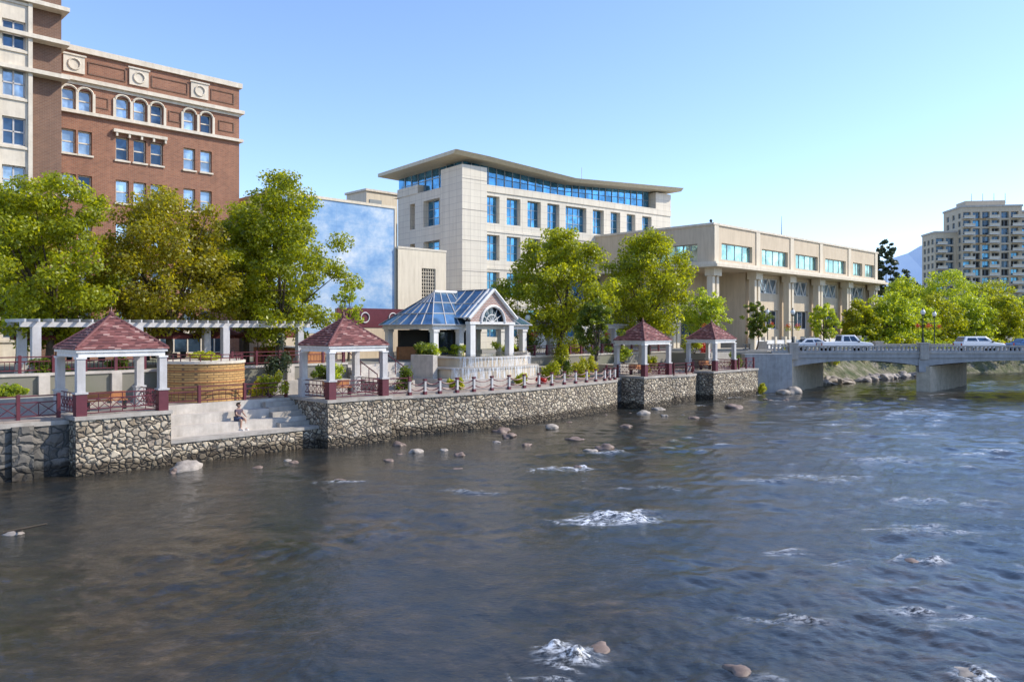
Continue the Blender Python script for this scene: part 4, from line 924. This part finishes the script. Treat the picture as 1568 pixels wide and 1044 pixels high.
for i in range(50):
    s_=random.random(); x=32+s_*28; y=88+s_*22+random.uniform(-1,1); rock(x,y,.1,(random.uniform(.4,1.2),random.uniform(.4,1),random.uniform(.25,.7)),i+50,'rockg')
rock(27.8,77.8,.1,(.9,.7,.6),101,'rockg'); rock(26.6,76.9,.1,(.6,.6,.4),102,'rockg')
w=MB(); w.tube((-15.7,24.2,.05),(-14.6,24.6,.22),.05,.03,'bark',6); w.tube((-15.4,24.3,.05),(-15.0,24.0,.16),.03,.02,'bark',6); w.obj('driftwood')

# ------------------------------------------------------------------ seated person
def skin(name,pts,edges,rad,mat,parent,sub=2):
    me=bpy.data.meshes.new(name); me.from_pydata(pts,edges,[]); o=bpy.data.objects.new(name,me); COL.objects.link(o); o.parent=parent
    md=o.modifiers.new('Skin','SKIN')
    if not me.skin_vertices: return o
    for i,r_ in enumerate(rad): me.skin_vertices[0].data[i].radius=(r_,r_)
    me.skin_vertices[0].data[0].use_root=True
    s=o.modifiers.new('Sub','SUBSURF'); s.levels=sub; s.render_levels=sub; me.materials.append(M[mat]); md.use_smooth_shade=True; return o
def person(t,v,z):
    e=empty('seated_person',bf(t,v,z,.3))
    pts=[(0,0,.13),(0,-.02,.35),(0,-.06,.55),(0,-.08,.66),(0,-.11,.74),(0,-.13,.84),
         (.17,-.07,.57),(.24,-.2,.36),(.13,-.42,.28),(-.17,-.07,.57),(-.25,-.18,.36),(-.14,-.4,.27),
         (.1,-.02,.1),(.14,-.42,.1),(.14,-.40,-.36),(.15,-.52,-.41),(-.1,-.02,.1),(-.16,-.44,.1),(-.15,-.38,-.36),(-.17,-.5,-.41)]
    ed=[(0,1),(1,2),(2,3),(3,4),(4,5),(2,6),(6,7),(7,8),(2,9),(9,10),(10,11),(0,12),(12,13),(13,14),(14,15),(0,16),(16,17),(17,18),(18,19)]
    rd=[.13,.125,.14,.055,.07,.085,.06,.045,.03,.06,.045,.03,.09,.065,.04,.045,.09,.065,.04,.045]
    skin('body',pts,ed,rd,'skin',e)
    skin('shirt',[(0,0,.12),(0,-.02,.33),(0,-.06,.55),(.19,-.08,.56),(.235,-.15,.44),(-.19,-.08,.56),(-.24,-.14,.44)],[(0,1),(1,2),(2,3),(3,4),(2,5),(5,6)],[.15,.145,.155,.08,.068,.08,.068],'shirt',e)
    skin('shorts',[(0,0,.13),(.1,-.03,.11),(.14,-.36,.11),(-.1,-.03,.11),(-.16,-.38,.11)],[(0,1),(1,2),(0,3),(3,4)],[.14,.11,.085,.11,.085],'shorts',e)
    skin('hair',[(0,-.09,.86),(0,-.07,.91),(0,-.05,.80)],[(0,1),(0,2)],[.095,.08,.07],'hair',e)
    for hx_,hy_,hz_ in((.13,-.42,.28),(-.14,-.4,.27)):
        P=[(hx_,hy_,hz_),(hx_*.8,hy_-.06,hz_-.03)]; E=[(0,1)]; Rr=[.028,.03]
        for k in range(4):
            o_=(k-1.5)*.02; P+= [(hx_*.75+o_,hy_-.11,hz_-.04),(hx_*.72+o_,hy_-.15+abs(k-1.5)*.01,hz_-.07)]; b=len(P)-2; E+=[(1,b),(b,b+1)]; Rr+=[.009,.008]
        P+=[(hx_*.5,hy_-.07,hz_-.02)]; E+=[(1,len(P)-1)]; Rr+=[.01]
        skin('hand',P,E,Rr,'skin',e,1)
    w=MB(); w.sphere((.03,-.205,.85),.012,'black',6); w.sphere((-.03,-.205,.85),.012,'black',6); w.tube((0,-.2,.84),(0,-.235,.82),.014,.017,'skin',6); w.tube((-.025,-.205,.79),(.025,-.205,.79),.008,.008,'maroon',5); w.sphere((.085,-.12,.84),.022,'skin',6); w.sphere((-.085,-.12,.84),.022,'skin',6); w.obj('face',parent=e)
    w=MB()
    for x in(.145,-.16): w.box(x-.05,x+.05,-.62,-.36,-.46,-.40,'white'); w.box(x-.045,x+.045,-.45,-.36,-.40,-.34,'white')
    w.obj('shoes',parent=e)
person(8.2,1.75,1.58)
def bin_(t,v,z):
    e=empty('litter_bin',bf(t,v,z)); w=MB(); w.cyl(0,0,.28,0,.85,'black',14,.3); w.cyl(0,0,.33,.85,.93,'maroon',14); w.cyl(0,0,.3,.93,1.05,'black',14,.12); w.obj('bin',parent=e)
bin_(11.6,5.6,2.47); bin_(35,5.5,2.47)

# ------------------------------------------------------------------ light, sky, camera
wd=bpy.data.worlds.new('World'); scene.world=wd; wd.use_nodes=True; nt=wd.node_tree
sk=nt.nodes.new('ShaderNodeTexSky'); sk.sky_type='NISHITA'; sk.sun_disc=False
sdir=Vector((.96,.06,0)).normalized(); EL=math.radians(40)
sk.sun_elevation=EL; sk.sun_rotation=math.atan2(sdir.x,sdir.y); sk.air_density=1.0; sk.dust_density=.35; sk.ozone_density=2.3; sk.altitude=0
bg=nt.nodes['Background']; tint=mixc(nt,1,sk.outputs[0],(1.6,1.65,1.88),'MULTIPLY'); nt.links.new(tint,bg.inputs[0]); bg.inputs[1].default_value=.15
sv=Vector((sdir.x*math.cos(EL),sdir.y*math.cos(EL),math.sin(EL)))
sl=bpy.data.lights.new('sun','SUN'); sl.energy=5.0; sl.angle=math.radians(.5); sl.color=(1,.92,.78); so=bpy.data.objects.new('sun',sl); so.rotation_euler=sv.to_track_quat('Z','Y').to_euler(); so.location=(60,-20,80); COL.objects.link(so)
cam=bpy.data.cameras.new('camera'); co=bpy.data.objects.new('camera',cam); COL.objects.link(co); co.location=(0,0,6.3); co.rotation_euler=(math.radians(90),0,0); cam.sensor_width=36; cam.lens=27.55; cam.shift_y=-.0108; cam.clip_end=20000; cam.clip_start=.1
scene.camera=co
scene.view_settings.view_transform='Standard'; scene.view_settings.look='None'; scene.view_settings.exposure=0
